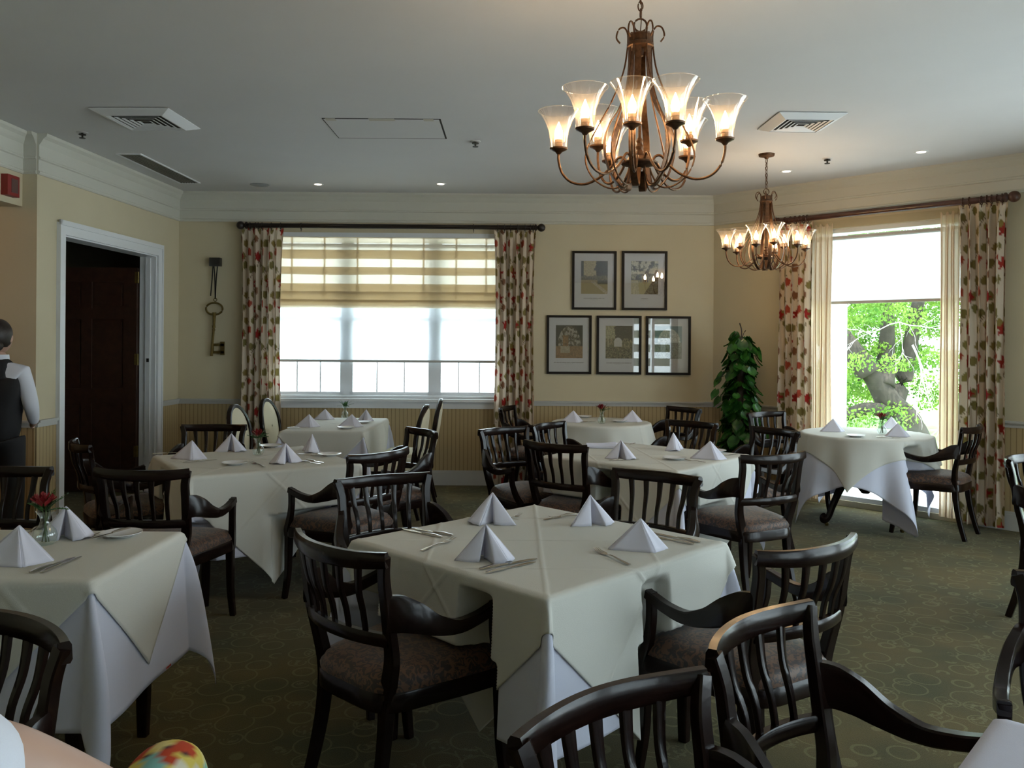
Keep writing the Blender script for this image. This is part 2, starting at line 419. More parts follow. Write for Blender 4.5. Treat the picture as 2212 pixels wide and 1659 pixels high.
# left side
w_left, XL, LL = wall('wall_left', L0, A, .16, [(.345, 1.94, 0, 2.325)])
rail('trim_7', XL, [(0, .255), (2.03, LL)])
trim('trim_8', XL, [(0, .255, -.008, 0, .15, .838), (2.03, LL, -.008, 0, .15, .838)], 'bead')
cornice('trim_9', XL, -.0, LL)
base('baseboard_left', XL, [(0, .255), (2.03, LL)])
w_pass, XP, LPs = wall('wall_passage', Vector((-6.4, 6.25)), Vector((-3.572, 6.25)), .16, m='wall')
rail('trim_10', XP, [(0, LPs)]); trim('trim_11', XP, [(0, LPs, -.008, 0, .15, .838)], 'bead'); cornice('trim_12', XP, LPs - .115, LPs)
w_head, XH, LH = wall('wall_header', LP, LW, .18, z0=2.49, ext=(0, 0)); cornice('trim_13', XH, 0, LH)
w_l2, XL2, LL2 = wall('wall_side', LR, LP, .18)
wall('wall_passage_end', Vector((-6.4, -4.0)), Vector((-6.4, 9.2)), .15)
# dark anteroom behind the doorway
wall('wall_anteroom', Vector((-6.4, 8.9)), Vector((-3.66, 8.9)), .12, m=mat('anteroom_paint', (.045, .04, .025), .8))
def poly(name, pts, z, m, th, flip=False):
    mb = MB(); n = len(pts); v = [(x, y, z) for x, y in pts] + [(x, y, z + th) for x, y in pts]
    mb.add(v, [tuple(range(n)), tuple(range(n, 2 * n))[::-1]] + [(i, i + n, (i + 1) % n + n, (i + 1) % n) for i in range(n)])
    return tag(mb.build(name, m, smooth=False), kind='structure')
outl = [(-6.5, -4.15), (4.65, -4.15), (4.65, 6.42), (2.2, 8.9), (-3.4, 8.9), (-3.6, 9.1), (-6.5, 9.1)]
poly('floor', outl, -.06, 'carpet', .06)
poly('ceiling', outl, CH, 'ceiling', .12)

# door casing (left wall)
mb = MB()
for (s0, s1, q0, q1) in ((.255, .345, 0, 2.415), (1.94, 2.03, 0, 2.415), (.345, 1.94, 2.325, 2.415)):
    mb.box(s0, s1, -.022, .0, q0, q1)
mb.box(.255, .275, -.034, -.02, 0, 2.435); mb.box(2.01, 2.03, -.034, -.02, 0, 2.435); mb.box(.255, 2.03, -.034, -.02, 2.395, 2.435)
mb.box(.345, .357, 0, .16, 0, 2.325); mb.box(1.928, 1.94, 0, .16, 0, 2.325); mb.box(.345, 1.94, 0, .16, 2.313, 2.325)
mb.box(1.916, 1.93, .05, .10, 0, 2.3)
tag(mb.build('trim_14', 'white', xf=XL, smooth=False), kind='structure')
# the open door leaf: stands square to the wall, showing its panelled face to the room
dt = thing('door_1', None, None, XL @ Vector((1.92, .17, 0)), R(180)); tag(dt, kind='structure')
mb = MB(); W_, H_ = .98, 2.20
mb.box(0, W_, -.02, .02, .01, H_)
for (x0, x1) in ((0, .13), (W_ / 2 - .05, W_ / 2 + .05), (W_ - .13, W_)): mb.box(x0, x1, .02, .034, .01, H_)
for (z0_, z1_) in ((.01, .22), (.88, 1.02), (1.70, 1.80), (H_ - .14, H_)): mb.box(0, W_, .02, .0335, z0_, z1_)
for (x0, x1) in ((.15, W_ / 2 - .07), (W_ / 2 + .07, W_ - .15)):
    for (z0_, z1_) in ((.25, .85), (1.05, 1.67), (1.83, H_ - .17)): mb.box(x0, x1, .02, .027, z0_, z1_)
mb.build('door_leaf', 'doorwood', dt, smooth=False)
for z in (.35, 1.25, 2.05):
    MB().lathe([(.0, 0), (.008, 0), (.008, .11), (0, .11)], 10, (-.012, .03, z)).box(-.012, .02, .02, .036, z, z + .11).build('hinge', 'brass', dt)
MB().box(0, .006, -.012, .012, 0, .035).build('strike_plate', 'black', None, xf=XL @ Matrix.Translation((1.912, .07, 1.28)))
tag(bpy.data.objects['strike_plate'], 'small black strike plate on the white door jamb', 'strike plate')

# windows ------------------------------------------------------------
def back_window():
    t = thing('window_1', None, None); tag(t, kind='structure'); t.matrix_world = XB
    x0, x1 = bs(WX0), bs(WX1); m1, m2 = bs(-1.745), bs(-.815)
    fr = MB(); yb = .10
    fr.box(x0, x1, .02, .22, WZ0, WZ0 + .03); fr.box(x0, x1, .02, .2, WZ1 - .04, WZ1)
    fr.box(x0, x0 + .04, .02, .2, WZ0, WZ1); fr.box(x1 - .04, x1, .02, .2, WZ0, WZ1)
    for m_ in (m1, m2): fr.box(m_ - .032, m_ + .032, .09, .17, WZ0, WZ1)
    fr.build('window_frame', 'white', t, smooth=False)
    sl = MB(); sl.box(x0 - .05, x1 + .05, -.06, .08, WZ0 - .03, WZ0); sl.box(x0 - .03, x1 + .03, -.022, 0, WZ0 - .10, WZ0 - .03)
    sl.build('window_sill', 'white', t, smooth=False)
    for (a, b) in ((x0 + .04, m1 - .032), (m1 + .032, m2 - .032), (m2 + .032, x1 - .04)):
        zm = 1.73
        for (q0, q1, yy) in ((WZ0 + .03, zm + .02, .09), (zm - .02, WZ1 - .04, .125)):
            s = MB(); r = .034
            s.box(a, b, yy, yy + .035, q0, q0 + r); s.box(a, b, yy, yy + .035, q1 - r, q1); s.box(a, a + r, yy, yy + .035, q0, q1); s.box(b - r, b, yy, yy + .035, q0, q1)
            for k in (1, 2): xm = a + (b - a) * k / 3; s.box(xm - .006, xm + .006, yy + .008, yy + .028, q0, q1)
            zz = (q0 + q1) / 2; s.box(a, b, yy + .008, yy + .028, zz - .007, zz + .007)
            sash = s.build('sash', 'white', t, smooth=False)
            MB().box(a + .02, b - .02, yy + .016, yy + .02, q0 + .02, q1 - .02).build('pane', 'glass', sash, smooth=False)
back_window()
def simple_window(name, X, s0, s1, z0, z1, mull=(), zbars=()):
    t = thing(name, None, None); tag(t, kind='structure'); t.matrix_world = X
    fr = MB(); fr.box(s0, s1, .03, .2, z0, z0 + .04); fr.box(s0, s1, .03, .2, z1 - .04, z1); fr.box(s0, s0 + .04, .03, .2, z0, z1); fr.box(s1 - .04, s1, .03, .2, z0, z1)
    for m_ in mull: fr.box(m_ - .03, m_ + .03, .06, .16, z0, z1)
    for zz in zbars: fr.box(s0, s1, .08, .13, zz - .015, zz + .015)
    f = fr.build('window_frame', 'white', t, smooth=False)
    MB().box(s0 + .02, s1 - .02, .10, .106, z0 + .02, z1 - .02).build('pane', 'glass', t, smooth=False)
    return t
simple_window('window_2', XR, S0, S1, .05, 2.585)
mb = MB()   # white casing and wooden head board of the tall window
mb.box(S0 - .06, S0, -.02, 0, 0, 2.66); mb.box(S1, S1 + .06, -.02, 0, 0, 2.66); mb.box(S0 - .06, S1 + .06, -.02, 0, 2.585, 2.66)
tag(mb.build('trim_15', mat('head_board', (.46, .40, .26), .6), xf=XR, smooth=False), kind='structure')
k = 3
for (s0, s1) in ((.7, 2.9), (3.4, 5.6), (6.1, 8.3)):
    simple_window('window_%d' % k, XQ, s0, s1, .15, 2.6, ((s0 + s1) / 2,), (1.5,)); k += 1
simple_window('window_6', XE, .12, 1.17, .7, 2.4, (.62,), ())
# portals
def por(X, s0, s1, z0, z1, n):
    c = X @ Vector(((s0 + s1) / 2, .24, (z0 + z1) / 2)); d = X.to_3x3() @ Vector((0, -1, 0))
    portal('daylight_portal', c, d, s1 - s0, z1 - z0)
por(XB, bs(WX0), bs(WX1), WZ0, WZ1, 0); por(XR, S0, S1, .05, 2.58, 0)
for (s0, s1) in ((.7, 2.9), (3.4, 5.6), (6.1, 8.3)): por(XQ, s0, s1, .15, 2.6, 0)
por(XE, .12, 1.17, .7, 2.4, 0)

# blinds ---------------------------------------------------------------
def roman_shade():
    t = thing('roman_shade', 'beige linen roman shade gathered in horizontal folds over the upper back window', 'blind'); t.matrix_world = XB
    x0, x1 = bs(-2.44), bs(-.145); rnd = random.Random(3)
    zs = lambda py: PY(838, py, 8.69).z
    top, bot = zs(512), zs(655)
    nu = 60
    def sheet(name, z_a, z_b, y, m='linen', sag=.004, n=6):
        V = []
        for j in range(n + 1):
            z = z_a + (z_b - z_a) * j / n
            for i in range(nu + 1):
                x = x0 + (x1 - x0) * i / nu
                V.append((x, y + .004 * math.sin(j / n * math.pi) + .002 * math.sin(x * 9 + z * 20), z + sag * math.sin(x * 5.1 + z * 7) * (j == n)))
        return MB().grid(V, nu + 1, n + 1).build(name, m, t)
    sheet('shade_panel', top, zs(636), .012)
    for k, (a, b) in enumerate(((540, 560), (577, 594), (613, 634))):
        sheet('fold', zs(a), zs(b), -.006, sag=.003); sheet('fold', zs(a) - .002, zs(b) + .004, .004, sag=.003)
    for px_ in (629, 699.5, 771, 843.5, 914, 985, 1050):
        xs = PY(px_, 580, 8.69).x - A.x
        MB().box(xs - .009, xs + .009, .020, .0215, zs(650), top).build('cord_tape', 'linen', t, smooth=False)
    # the gathered stack at the bottom
    for k, (a, b, y) in enumerate(((630, 652, -.022), (632, 654, -.016), (648, 662, -.030), (650, 666, -.012), (634, 664, .000))):
        sheet('fold', zs(a), zs(b), y, sag=.002)
    MB().box(x0, x1, -.004, .05, top, top + .045).build('head_rail', 'white', t, smooth=False)
roman_shade()
def roller(name, label, X, s0, s1, z1, z0, y, barcol='trim'):
    t = thing(name, label, 'blind'); t.matrix_world = X
    V = []
    for j in range(9):
        for i in range(25): V.append((s0 + (s1 - s0) * i / 24, y + .001 * math.sin(i), z1 + (z0 - z1) * j / 8))
    MB().grid(V, 25, 9).build('shade_panel', 'roller', t)
    MB().box(s0, s1, y - .006, y + .006, z0 - .025, z0).build('hem_bar', barcol, t, smooth=False)
    MB().lathe([(0, 0), (.02, 0), (.02, s1 - s0), (0, s1 - s0)], 12, xf=Matrix.Translation((s0, y + .0, z1)) @ Matrix.Rotation(R(90), 4, 'Y')).build('roller_tube', 'trim', t)
roller('roller_shade', 'white translucent roller shade hanging below the roman shade in the back window', XB, bs(-2.50), bs(-.10), 2.5, PY(838, 778, 8.7).z, .045)
roller('roller_shade', 'white roller shade drawn over the top of the tall garden window', XR, S0 + .05, S1 - .05, 2.50, 1.905, .05)

# curtains ----------------------------------------------------------------
rndL = random.Random(11)
TU, TV = .40, .80
LEAVES = []
for r in range(3):
    for c in range(2):
        u = (c + .5 + (r % 2) * .5) * TU / 2; v = (r + .5 + c * .5) * TV / 3
        LEAVES.append(('maple' if (r * 2 + c) % 2 == 0 else 'oval', u % TU, v, rndL.uniform(-.5, .5), rndL.choice([(.30, .018, .014), (.34, .03, .02)]) if (r * 2 + c) % 2 == 0 else rndL.choice([(.25, .18, .055), (.22, .11, .05), (.19, .15, .05)])))
        LEAVES.append(('oval', (u + .07) % TU, (v + .09) % TV, rndL.uniform(-1.2, 1.2), rndL.choice([(.26, .19, .05), (.22, .10, .05), (.36, .06, .03), (.18, .15, .045)])))
        LEAVES.append(('oval', (u - .055) % TU, (v + .13) % TV, rndL.uniform(-1.2, 1.2), rndL.choice([(.25, .18, .05), (.20, .09, .05), (.20, .16, .05)])))
        LEAVES.append(('stem', (u + .01) % TU, (v + .055) % TV, rndL.uniform(-.8, .8), (.16, .10, .05)))
def leaf_paint(u, v):
    col = np.empty((len(u), 3), np.float32); col[:] = (.66, .56, .44)
    for kind, lu, lv, a, c in LEAVES:
        du = (u - lu + TU / 2) % TU - TU / 2; dv = (v - lv + TV / 2) % TV - TV / 2
        x = du * math.cos(a) + dv * math.sin(a); y = -du * math.sin(a) + dv * math.cos(a)
        if kind == 'oval':
            t = np.clip((y + .042) / .084, 0, 1); hit = (np.abs(x) < .044 * np.sin(np.pi * t ** .8) ** .8) & (t > 0) & (t < 1)
        elif kind == 'maple':
            th = np.arctan2(x, -y); rr = np.hypot(x, y); hit = rr < .043 + .014 * np.cos(5 * th) + .004 * np.cos(15 * th)
        else: hit = (np.abs(x - .3 * y * y / .06) < .0035) & (np.abs(y) < .07)
        col[hit] = c
    return col
def drape(name, label, X, s0, s1, y, ztop, zbot, folds, m='paint', amp=.035, seed=0, group=None, res=.010, spread=.02, lean=0.):
    rnd = random.Random(seed); nu = int(max(60, folds * 22)); nv = int((ztop - zbot) / (res * 1.3))
    ph = [rnd.uniform(-.5, .5) for _ in range(folds + 2)]; am = [rnd.uniform(.7, 1.25) for _ in range(folds + 2)]
    V = np.zeros((nv + 1, nu + 1, 3)); U = np.zeros((nv + 1, nu + 1)); VV = np.zeros((nv + 1, nu + 1))
    for j in range(nv + 1):
        h = j / nv; z = ztop + (zbot - ztop) * h
        wf = 1 + spread * math.exp(-h * 18) * 3 - .06 * math.sin(min(1, h * 1.4) * math.pi)
        pinch = .25 + .75 * min(1, h * 14)
        for i in range(nu + 1):
            t = i / nu; f = t * folds; k = int(f); q = f - k
            a = (am[k] * (1 - q) + am[k + 1] * q)
            w = math.sin(f * 2 * math.pi + .4 * math.sin(h * 5 + k)) * a + .25 * math.sin(f * 4 * math.pi + ph[k] * 3)
            x = (s0 + s1) / 2 + (t - .5) * (s1 - s0) * wf + .012 * math.sin(f * 4 * math.pi) * pinch + lean * h
            V[j, i] = (x, y - w * amp * pinch + (.01 * math.sin(h * 7 + i * .1)), z + (.014 * math.cos(f * 2 * math.pi) if j == 0 else 0))
    seg = np.hypot(np.diff(V[nv // 2, :, 0]), np.diff(V[nv // 2, :, 1])); acc = np.concatenate([[0], np.cumsum(seg)])
    U[:] = acc[None, :] * 1.05 + seed * .17; VV[:] = np.linspace(0, ztop - zbot, nv + 1)[:, None] + seed * .11
    mb = MB(); mb.grid([tuple(p) for p in V.reshape(-1, 3)], nu + 1, nv + 1)
    return mb, (U.ravel(), VV.ravel())
def hang_drape(name, label, X, s0, s1, y, ztop, zbot, folds, seed, m='paint', group=None, amp=.035, res=.010, hooks=True, spread=.02):
    mb, (u, v) = drape(name, label, X, s0, s1, y, ztop, zbot, folds, seed=seed, amp=amp, res=res, spread=spread)
    o = mb.build(name, m, xf=X, angle=180); tag(o, label, 'curtain', group)
    if m == 'paint': paint(o, leaf_paint(u, v))
    return o
# back window: rod, rings, drapes
def rod(name, label, X, s0, s1, y, z, m, rings, r=.024, flute=False):
    t = thing(name, label, 'curtain rod'); t.matrix_world = X
    RX = Matrix.Translation((s0, y, z)) @ Matrix.Rotation(R(90), 4, 'Y')
    mb = MB(); mb.lathe([(0, 0), (r, 0), (r, s1 - s0), (0, s1 - s0)], 20, xf=RX); mb.build('rod', m, t)
    for e, sg in ((s0, -1), (s1, 1)):
        f = MB(); pr = [(.0, -.01), (r * 1.5, -.01), (r * 1.5, .0), (r * .9, .012), (r * .8, .02)] + [(r * 1.75 * math.sin(a), .055 - r * 1.75 * math.cos(a)) for a in [R(25 + 155 * i / 9) for i in range(10)]]
        f.lathe(pr, 16, xf=Matrix.Translation((e, y, z)) @ Matrix.Rotation(R(90 * sg), 4, 'Y')); f.build('finial', m, t)
    for s in rings:
        g = MB(); pts = [(s + .002 * math.sin(a * 3), y + r * 1.38 * math.cos(a), z - .004 + r * 1.38 * math.sin(a)) for a in [2 * math.pi * i / 12 for i in range(12)]]
        g.tube(pts, .0042, closed=True, smooth=1); g.tube([(s, y, z - r * 1.5), (s, y, z - r * 1.5 - .022)], .003, smooth=1); g.build('ring', m, t)
    for s in (s0 + .06, s1 - .06):
        MB().box(s - .012, s + .012, y, 0, z - .015, z + .015).build('bracket', m, t, smooth=False)
zr = 2.685
Lb = lambda px, y=.10: PY(px, 487, 8.69 - y).x - A.x
rod('curtain_rod', 'straight dark brown curtain rod with ball ends above the back window', XB, Lb(531), Lb(1158), -.105, zr, 'rodwood', [Lb(p) for p in (540, 552, 558, 566, 586, 606, 650, 1023, 1075, 1090, 1103, 1118, 1134, 1146, 1152)])
hang_drape('curtain', 'leaf-printed cream curtain gathered at the left side of the back window', XB, Lb(521), Lb(609), -.095, 2.655, .03, 6, 1, group='leaf-printed curtains')
hang_drape('curtain', 'leaf-printed cream curtain gathered between the back window and the framed pictures', XB, Lb(1069), Lb(1156), -.095, 2.655, .03, 6, 2, group='leaf-printed curtains')
# tall garden window
yb = .125
Sb = lambda px, off=yb: bay_s(px, off)
rod('curtain_rod', 'reddish fluted wooden curtain rod slanting across above the tall garden window', XR, Sb(1674), Sb(2172), -yb, 2.69, 'redwood', [Sb(p) for p in (1680, 1694, 1706, 1716, 1726, 1734, 1742, 2078, 2092, 2118, 2130, 2140, 2152, 2163)], r=.026)
hang_drape('curtain', 'leaf-printed cream curtain at the left of the tall garden window, beside the climbing plant', XR, Sb(1680), Sb(1752), -yb + .01, 2.655, .03, 5, 3, group='leaf-printed curtains')
hang_drape('curtain', 'wide leaf-printed cream curtain at the right of the tall garden window', XR, Sb(2070), Sb(2172), -yb + .01, 2.655, .03, 5, 4, group='leaf-printed curtains', amp=.04)
hang_drape('sheer_curtain', 'plain beige sheer curtain hanging at the left edge of the garden window pane', XR, Sb(1748, .05), Sb(1797, .05), -.052, 2.62, .04, 4, 5, m='sheer', amp=.018, group=None, res=.03, spread=0)
hang_drape('sheer_curtain', 'narrow plain beige sheer curtain hanging at the right edge of the garden window pane', XR, Sb(2030, .05), Sb(2072, .05), -.052, 2.62, .04, 3, 6, m='sheer', amp=.018, group=None, res=.03, spread=0)

# ------------------------------------------------------------------ outdoors
g = MB(); g.box(-40, 60, -30, 60, -.25, -.15); tag(g.build('ground', 'patio', smooth=False), kind='structure')
g = MB(); g.box(4.5, 40, 10.6, 50, -.15, -.10); tag(g.build('lawn', 'lawn', smooth=False), kind='structure')
mb = MB(); mb.box(-3, 5, -.3, .3, -.15, 3.6); tag(mb.build('dark_backdrop', mat('backdrop_green', (.03, .06, .02), .9, noise_amt=.5, noise_scale=9), loc=(4, -9.0, 0), smooth=False), 'unseen dark green block added behind the slats to darken gaps in their reflection', 'dark_backdrop')  # unseen block, added so the gaps between the slats mirror dark
t_ = thing('reflected_slats', 'unseen white slats added outside to give the lower right picture glass a louvred reflection', 'slat_screen', (4, -7.6, 0))  # made-up slats, placed only to show as bars in the picture glazing
for k_ in range(7): MB().box(-2.5, 3.5, -.02, .02, .2 + .42 * k_, .2 + .42 * k_ + .19).build('slat_board', 'white', t_, smooth=False)
for k_ in (-2.4, .5, 3.4): MB().box(k_ - .05, k_ + .05, .02, .10, -.15, 3.1).build('slat_post', 'white', t_, smooth=False)
def tree(loc, label):
    rnd = random.Random(5); t = thing('tree', label, 'tree', loc)
    tr = MB()
    tr.tube([(.75, .1, -.3), (.55, 0, .15), (.25, 0, .5), (.0, 0, .9), (-.22, 0, 1.2)], [.30, .25, .21, .17, .14], smooth=5)
    tr.tube([(-.1, 0, 1.0), (-.35, .1, 1.4), (-.62, .2, 1.9), (-.8, .3, 2.8), (-1.1, .3, 4.2)], [.24, .17, .13, .10, .06])
    tr.tube([(.12, 0, .8), (.22, .1, 1.25), (.2, 0, 1.9), (.35, .2, 3.2)], [.20, .15, .11, .07])
    tr.tube([(.35, .1, .5), (.62, .2, 1.1), (.75, .2, 1.9), (1.0, .1, 3.4)], [.18, .14, .11, .07])
    tr.tube([(.3, 0, .35), (-.25, -.2, .42), (-.8, -.3, .28), (-1.6, -.4, .30)], [.13, .11, .09, .06])
    tr.build('trunk', 'bark', t, angle=180)
    br = MB()
    def twig(p, d, L_, r, n):
        pts = [p]; q = p.copy(); dd = d.copy()
        for i in range(5):
            dd = (dd + Vector((rnd.uniform(-.3, .3), rnd.uniform(-.2, .2), rnd.uniform(-.28, .22)))).normalized(); q = q + dd * L_ / 5; pts.append(q.copy())
            if n and rnd.random() < .75: twig(q, (dd + Vector((rnd.uniform(-1, 1), rnd.uniform(-.5, .5), rnd.uniform(-1, .8)))).normalized(), L_ * .45, r * .5, n - 1)
        br.tube(pts, [r * (1 - .15 * i) for i in range(6)], smooth=2)
    y = -1.3
    twig(Vector((-.20, y, 1.85)), Vector((-.8, 0, -.3)), .8, .009, 2); twig(Vector((-.20, y, 1.85)), Vector((.8, 0, -.1)), .8, .009, 2); twig(Vector((-.2, y, 1.85)), Vector((-.1, 0, -.9)), .6, .008, 2)
    twig(Vector((.0, y, 1.5)), Vector((.6, 0, -.75)), 1.3, .016, 2); twig(Vector((.35, y, 1.05)), Vector((.95, 0, .1)), .8, .011, 2)
    br.build('bare_branch', 'twig', t)
    lf = MB()
    blobs = []
    for i in range(520):
        x = rnd.uniform(-2.4, 2.4); z = rnd.uniform(.05, 4.0); yy = rnd.uniform(-1.1, 1.6) if i < 280 else rnd.uniform(1.5, 5.5)
        if z < 1.15 and -.55 < x < .95 and yy < .5 and rnd.random() < .5: continue
        if z < .6 and rnd.random() < .55: continue
        blobs.append((x, yy, z, rnd.uniform(.20, .42) * (1 if yy < 1.6 else 1.3)))
    for (x, yy, z, r) in blobs:
        for k in range(int((560 if yy < 1.6 else 260) * r)):
            d = Vector((rnd.gauss(0, 1), rnd.gauss(0, 1), rnd.gauss(0, 1))).normalized() * r * rnd.uniform(.4, 1)
            c = Vector((x, yy, z)) + Vector((d.x, d.y * .8, d.z * .6))
            s = rnd.uniform(.020, .038) * (1 if yy < 1.6 else 1.5); a = Vector((rnd.gauss(0, 1), rnd.gauss(0, 1), rnd.gauss(0, .6))).normalized(); b = a.orthogonal().normalized(); b.rotate(Matrix.Rotation(rnd.uniform(0, 6), 3, a))
            e = a.cross(b)
            lf.add([c - b * s, c + e * s * .55, c + b * s, c - e * s * .55], [(0, 1, 2, 3)])
    f = lf.build('foliage', 'treeleaf', t, smooth=False); tag(f, kind='stuff')
tree((6.2, 14.2, 0), 'large green leafy tree with a thick forked trunk outside the garden window')
pc = MB(); pc.box(-.12, .12, -.12, .12, -.15, 3.4); pc.box(-.15, .15, -.15, .15, -.15, .12)
tag(pc.build('porch_column', 'brush', loc=(3.57, 9.2, 0), rz=R(-22), smooth=False), 'pale square porch column just outside the left part of the garden window', 'porch column')
# ------------------------------------------------------------------ chairs
def smooth_poly(pts, n=6):
    P0 = [Vector(p) for p in pts]; N_ = len(P0); out = []
    for i in range(N_):
        p0, p1, p2, p3 = P0[i - 1], P0[i], P0[(i + 1) % N_], P0[(i + 2) % N_]
        for k in range(n):
            t = k / n; out.append(.5 * ((2 * p1) + (p2 - p0) * t + (2 * p0 - 5 * p1 + 4 * p2 - p3) * t * t + (-p0 + 3 * p1 - 3 * p2 + p3) * t ** 3))
    return out
SEAT = [(-.17, -.225), (0, -.25), (.17, -.225), (.225, -.06), (.262, .12), (.258, .20), (.15, .235), (0, .245), (-.15, .235), (-.258, .20), (-.262, .12), (-.225, -.06)]
def make_armchair():
    t = thing('armchair', 'x', 'chair')
    ol = smooth_poly(SEAT, 4); n = len(ol)
    c = MB(); prof = [(.96, .415), (1.0, .425), (1.005, .44), (.985, .458), (.93, .474), (.8, .487), (.6, .496), (.35, .501), (.1, .503)]
    V = [(p.x * k, p.y * k, z) for k, z in prof for p in ol]
    c.grid(V, n, len(prof), wrap=True); c.add([(p.x * .1, p.y * .1, .503) for p in ol], [tuple(range(n))]); c.build('seat', 'damask', t)
    f = MB(); prof = [(.90, .365), (1.0, .365), (1.015, .37), (1.015, .42), (1.0, .426), (.90, .426)]
    V = [(p.x * k, p.y * k, z) for k, z in prof for p in ol]; f.grid(V, n, len(prof), wrap=True)
    f.add([(p.x * .9, p.y * .9, .40) for p in ol], [tuple(range(n))]); f.build('seat_frame', 'wood', t)
    for s in (-1, 1):
        MB().sweep([(s * .178, -.285, 0), (s * .170, -.245, .14), (s * .163, -.218, .28), (s * .160, -.208, .405)], [.028, .032, .036, .042], [.032, .036, .040, .044], side=(1, 0, 0)).build('leg', 'wood', t)
        MB().sweep([(s * .160, -.208, .39), (s * .172, -.208, .455), (s * .194, -.216, .535), (s * .205, -.234, .62), (s * .207, -.250, .72), (s * .209, -.262, .80), (s * .226, -.272, .864)],
                   [.046, .048, .046, .040, .036, .036, .034], [.042, .038, .034, .032, .030, .028, .024], side=(1, 0, 0), smooth=5).build('back_post', 'wood', t)
        MB().sweep([(s * .246, .205, .39), (s * .247, .207, .28), (s * .248, .212, .14), (s * .254, .232, 0)], [.042, .038, .034, .028], [.044, .040, .034, .030], side=(1, 0, 0)).build('leg', 'wood', t)
        MB().sweep([(s * .210, -.250, .685), (s * .232, -.215, .682), (s * .254, -.17, .664), (s * .270, -.11, .634), (s * .281, -.03, .613), (s * .287, .05, .620), (s * .288, .12, .637), (s * .287, .152, .645)],
                   [.028, .030, .032, .034, .036, .036, .034, .032], [.112, .108, .090, .062, .042, .036, .034, .034], side=(1, 0, 0), smooth=5).build('armrest', 'wood', t)
        MB().sweep([(s * .286, .137, .655), (s * .285, .136, .60), (s * .282, .142, .54), (s * .272, .168, .47), (s * .256, .203, .41), (s * .250, .206, .37)],
                   [.032, .030, .030, .032, .036, .038], [.034, .032, .032, .036, .040, .040], side=(1, 0, 0), smooth=5).build('arm_support', 'wood', t)
    # curved top rail, tips flaring past the posts
    pts, hs = [], []
    for i in range(13):
        a = -1 + i / 6; x = .236 * a; pts.append((x, -.272 - .062 * (1 - a * a), .842 + .012 * abs(a) ** 3 + .004 * (1 - a * a)))
        hs.append(.046 + .008 * (1 - a * a))
    MB().sweep(pts, .026, hs, side=(0, 1, 0), smooth=2, chamfer=.35).build('top_rail', 'wood', t)
    pts = []
    for i in range(9):
        a = -1 + i / 4; pts.append((.204 * a, -.236 - .048 * (1 - a * a), .60 + .004 * (1 - a * a)))
    MB().sweep(pts, .024, .040, side=(0, 1, 0), smooth=2).build('lower_rail', 'wood', t)
    for i in range(5):
        a = (i - 2) / 3.0; yt = -.272 - .062 * (1 - a * a * .9); yb_ = -.236 - .048 * (1 - a * a)
        xt = .218 * a; xb = .190 * a
        MB().sweep([(xb, yb_, .61), (xb * 1.0, yb_ - .012, .68), (xt * .93, (yt + yb_) / 2 - .012, .75), (xt, yt, .83)], [.016, .017, .021, .028], [.014, .014, .014, .014], side=(1, 0, 0), smooth=4).build('slat', 'wood', t)
    return t
proto = make_armchair(); used = [False]; CHAIRS = []
def chair(tipL, tipR, face=None, label='', group=None, z=.872, shift=(0, 0)):
    """seat a chair by where the ends of its top rail stand"""
    a = P(*tipL, z); b = P(*tipR, z); c = (a + b) / 2
    if face is None:
        d = (b - a).normalized(); f = Vector((-d.y, d.x, 0))
    else: f = Vector((*face, 0)).normalized()
    o = c + f * .272 + Vector((*shift, 0)); rz = math.atan2(f.y, f.x) - math.pi / 2
    return place(o.x, o.y, rz, label, group)
def place(x, y, rz, label, group=None):
    if not used[0]: t = proto; used[0] = True; t.location = (x, y, 0); t.rotation_euler = (0, 0, rz); t['label'] = label
    else: t = dup(proto, (x, y, 0), rz, label)
    if group: t['group'] = group
    CHAIRS.append((x, y, rz)); return t
G = 'dark wooden armchairs of the dining room'
def face_to(px, py, tx, ty): c = P(px, py, .86); return (tx - c.x, ty - c.y)
chair((640, 1145), (838, 1195), (.68, .73), 'dark slatted armchair in full view at the near left side of the central table', G)
chair((1620, 1190), (1838, 1150), (-.533, .846), 'dark slatted armchair at the near right side of the central table, beside open carpet', G, shift=(.008, -.016))
chair((740, 1037), (915, 1022), (.51, -.86), 'dark armchair at the far left side of the central table, seen over its tabletop edge', G)
chair((1325, 1012), (1510, 1032), (-.59, -.81), 'dark armchair at the far right side of the central table, behind two napkins', G)
chair((205, 1012), (410, 1012), (.06, 1), 'dark armchair between the doorway and the left-edge table, back towards the rose vase', G)
chair((-95, 1010), (95, 1013), (.15, -1), 'dark armchair at the left edge, directly in front of the standing person', G)
place(-2.62 + .8 * .27, 5.10 + .6 * .27, math.atan2(.6, .8) - math.pi / 2, 'dark armchair standing against the dark open doorway, left of the second table', G)
chair((388, 918), (535, 918), (.05, -1), 'dark armchair at the far side of the table by the doorway, below the brass key', G)
chair((745, 985), (885, 965), (-.81, .59), 'dark armchair with its left arm spread over the cloth of the table by the doorway', G)
chair((882, 923), (938, 935), (-.84, -.54), 'dark armchair under the back window, right of the cream oval chairs', G)
# around the right middle table
chair((1133, 950), (1270, 963), (.6, .8), 'dark armchair at the near left side of the table behind the central one', G)
chair((1600, 984), (1736, 975), (-.42, .905), 'dark armchair with big brown seat, near right of the table behind the central one', G)
chair((1042, 929), (1135, 921), (.66, -.75), 'dark armchair left of the table behind the central one, seat facing the beadboard gap', G)
chair((1434, 906), (1555, 916), (-.69, -.73), 'dark armchair facing over the table behind the central one, left of the climbing plant', G)
chair((1619, 920), (1729, 934), (-.88, -.47), 'dark armchair in front of the climbing plant, its slats crossing the leaves', G)
chair((1156, 919), (1215, 911), (.81, -.58), 'dark armchair close beside the white cloth of the small round table under the pictures', G)
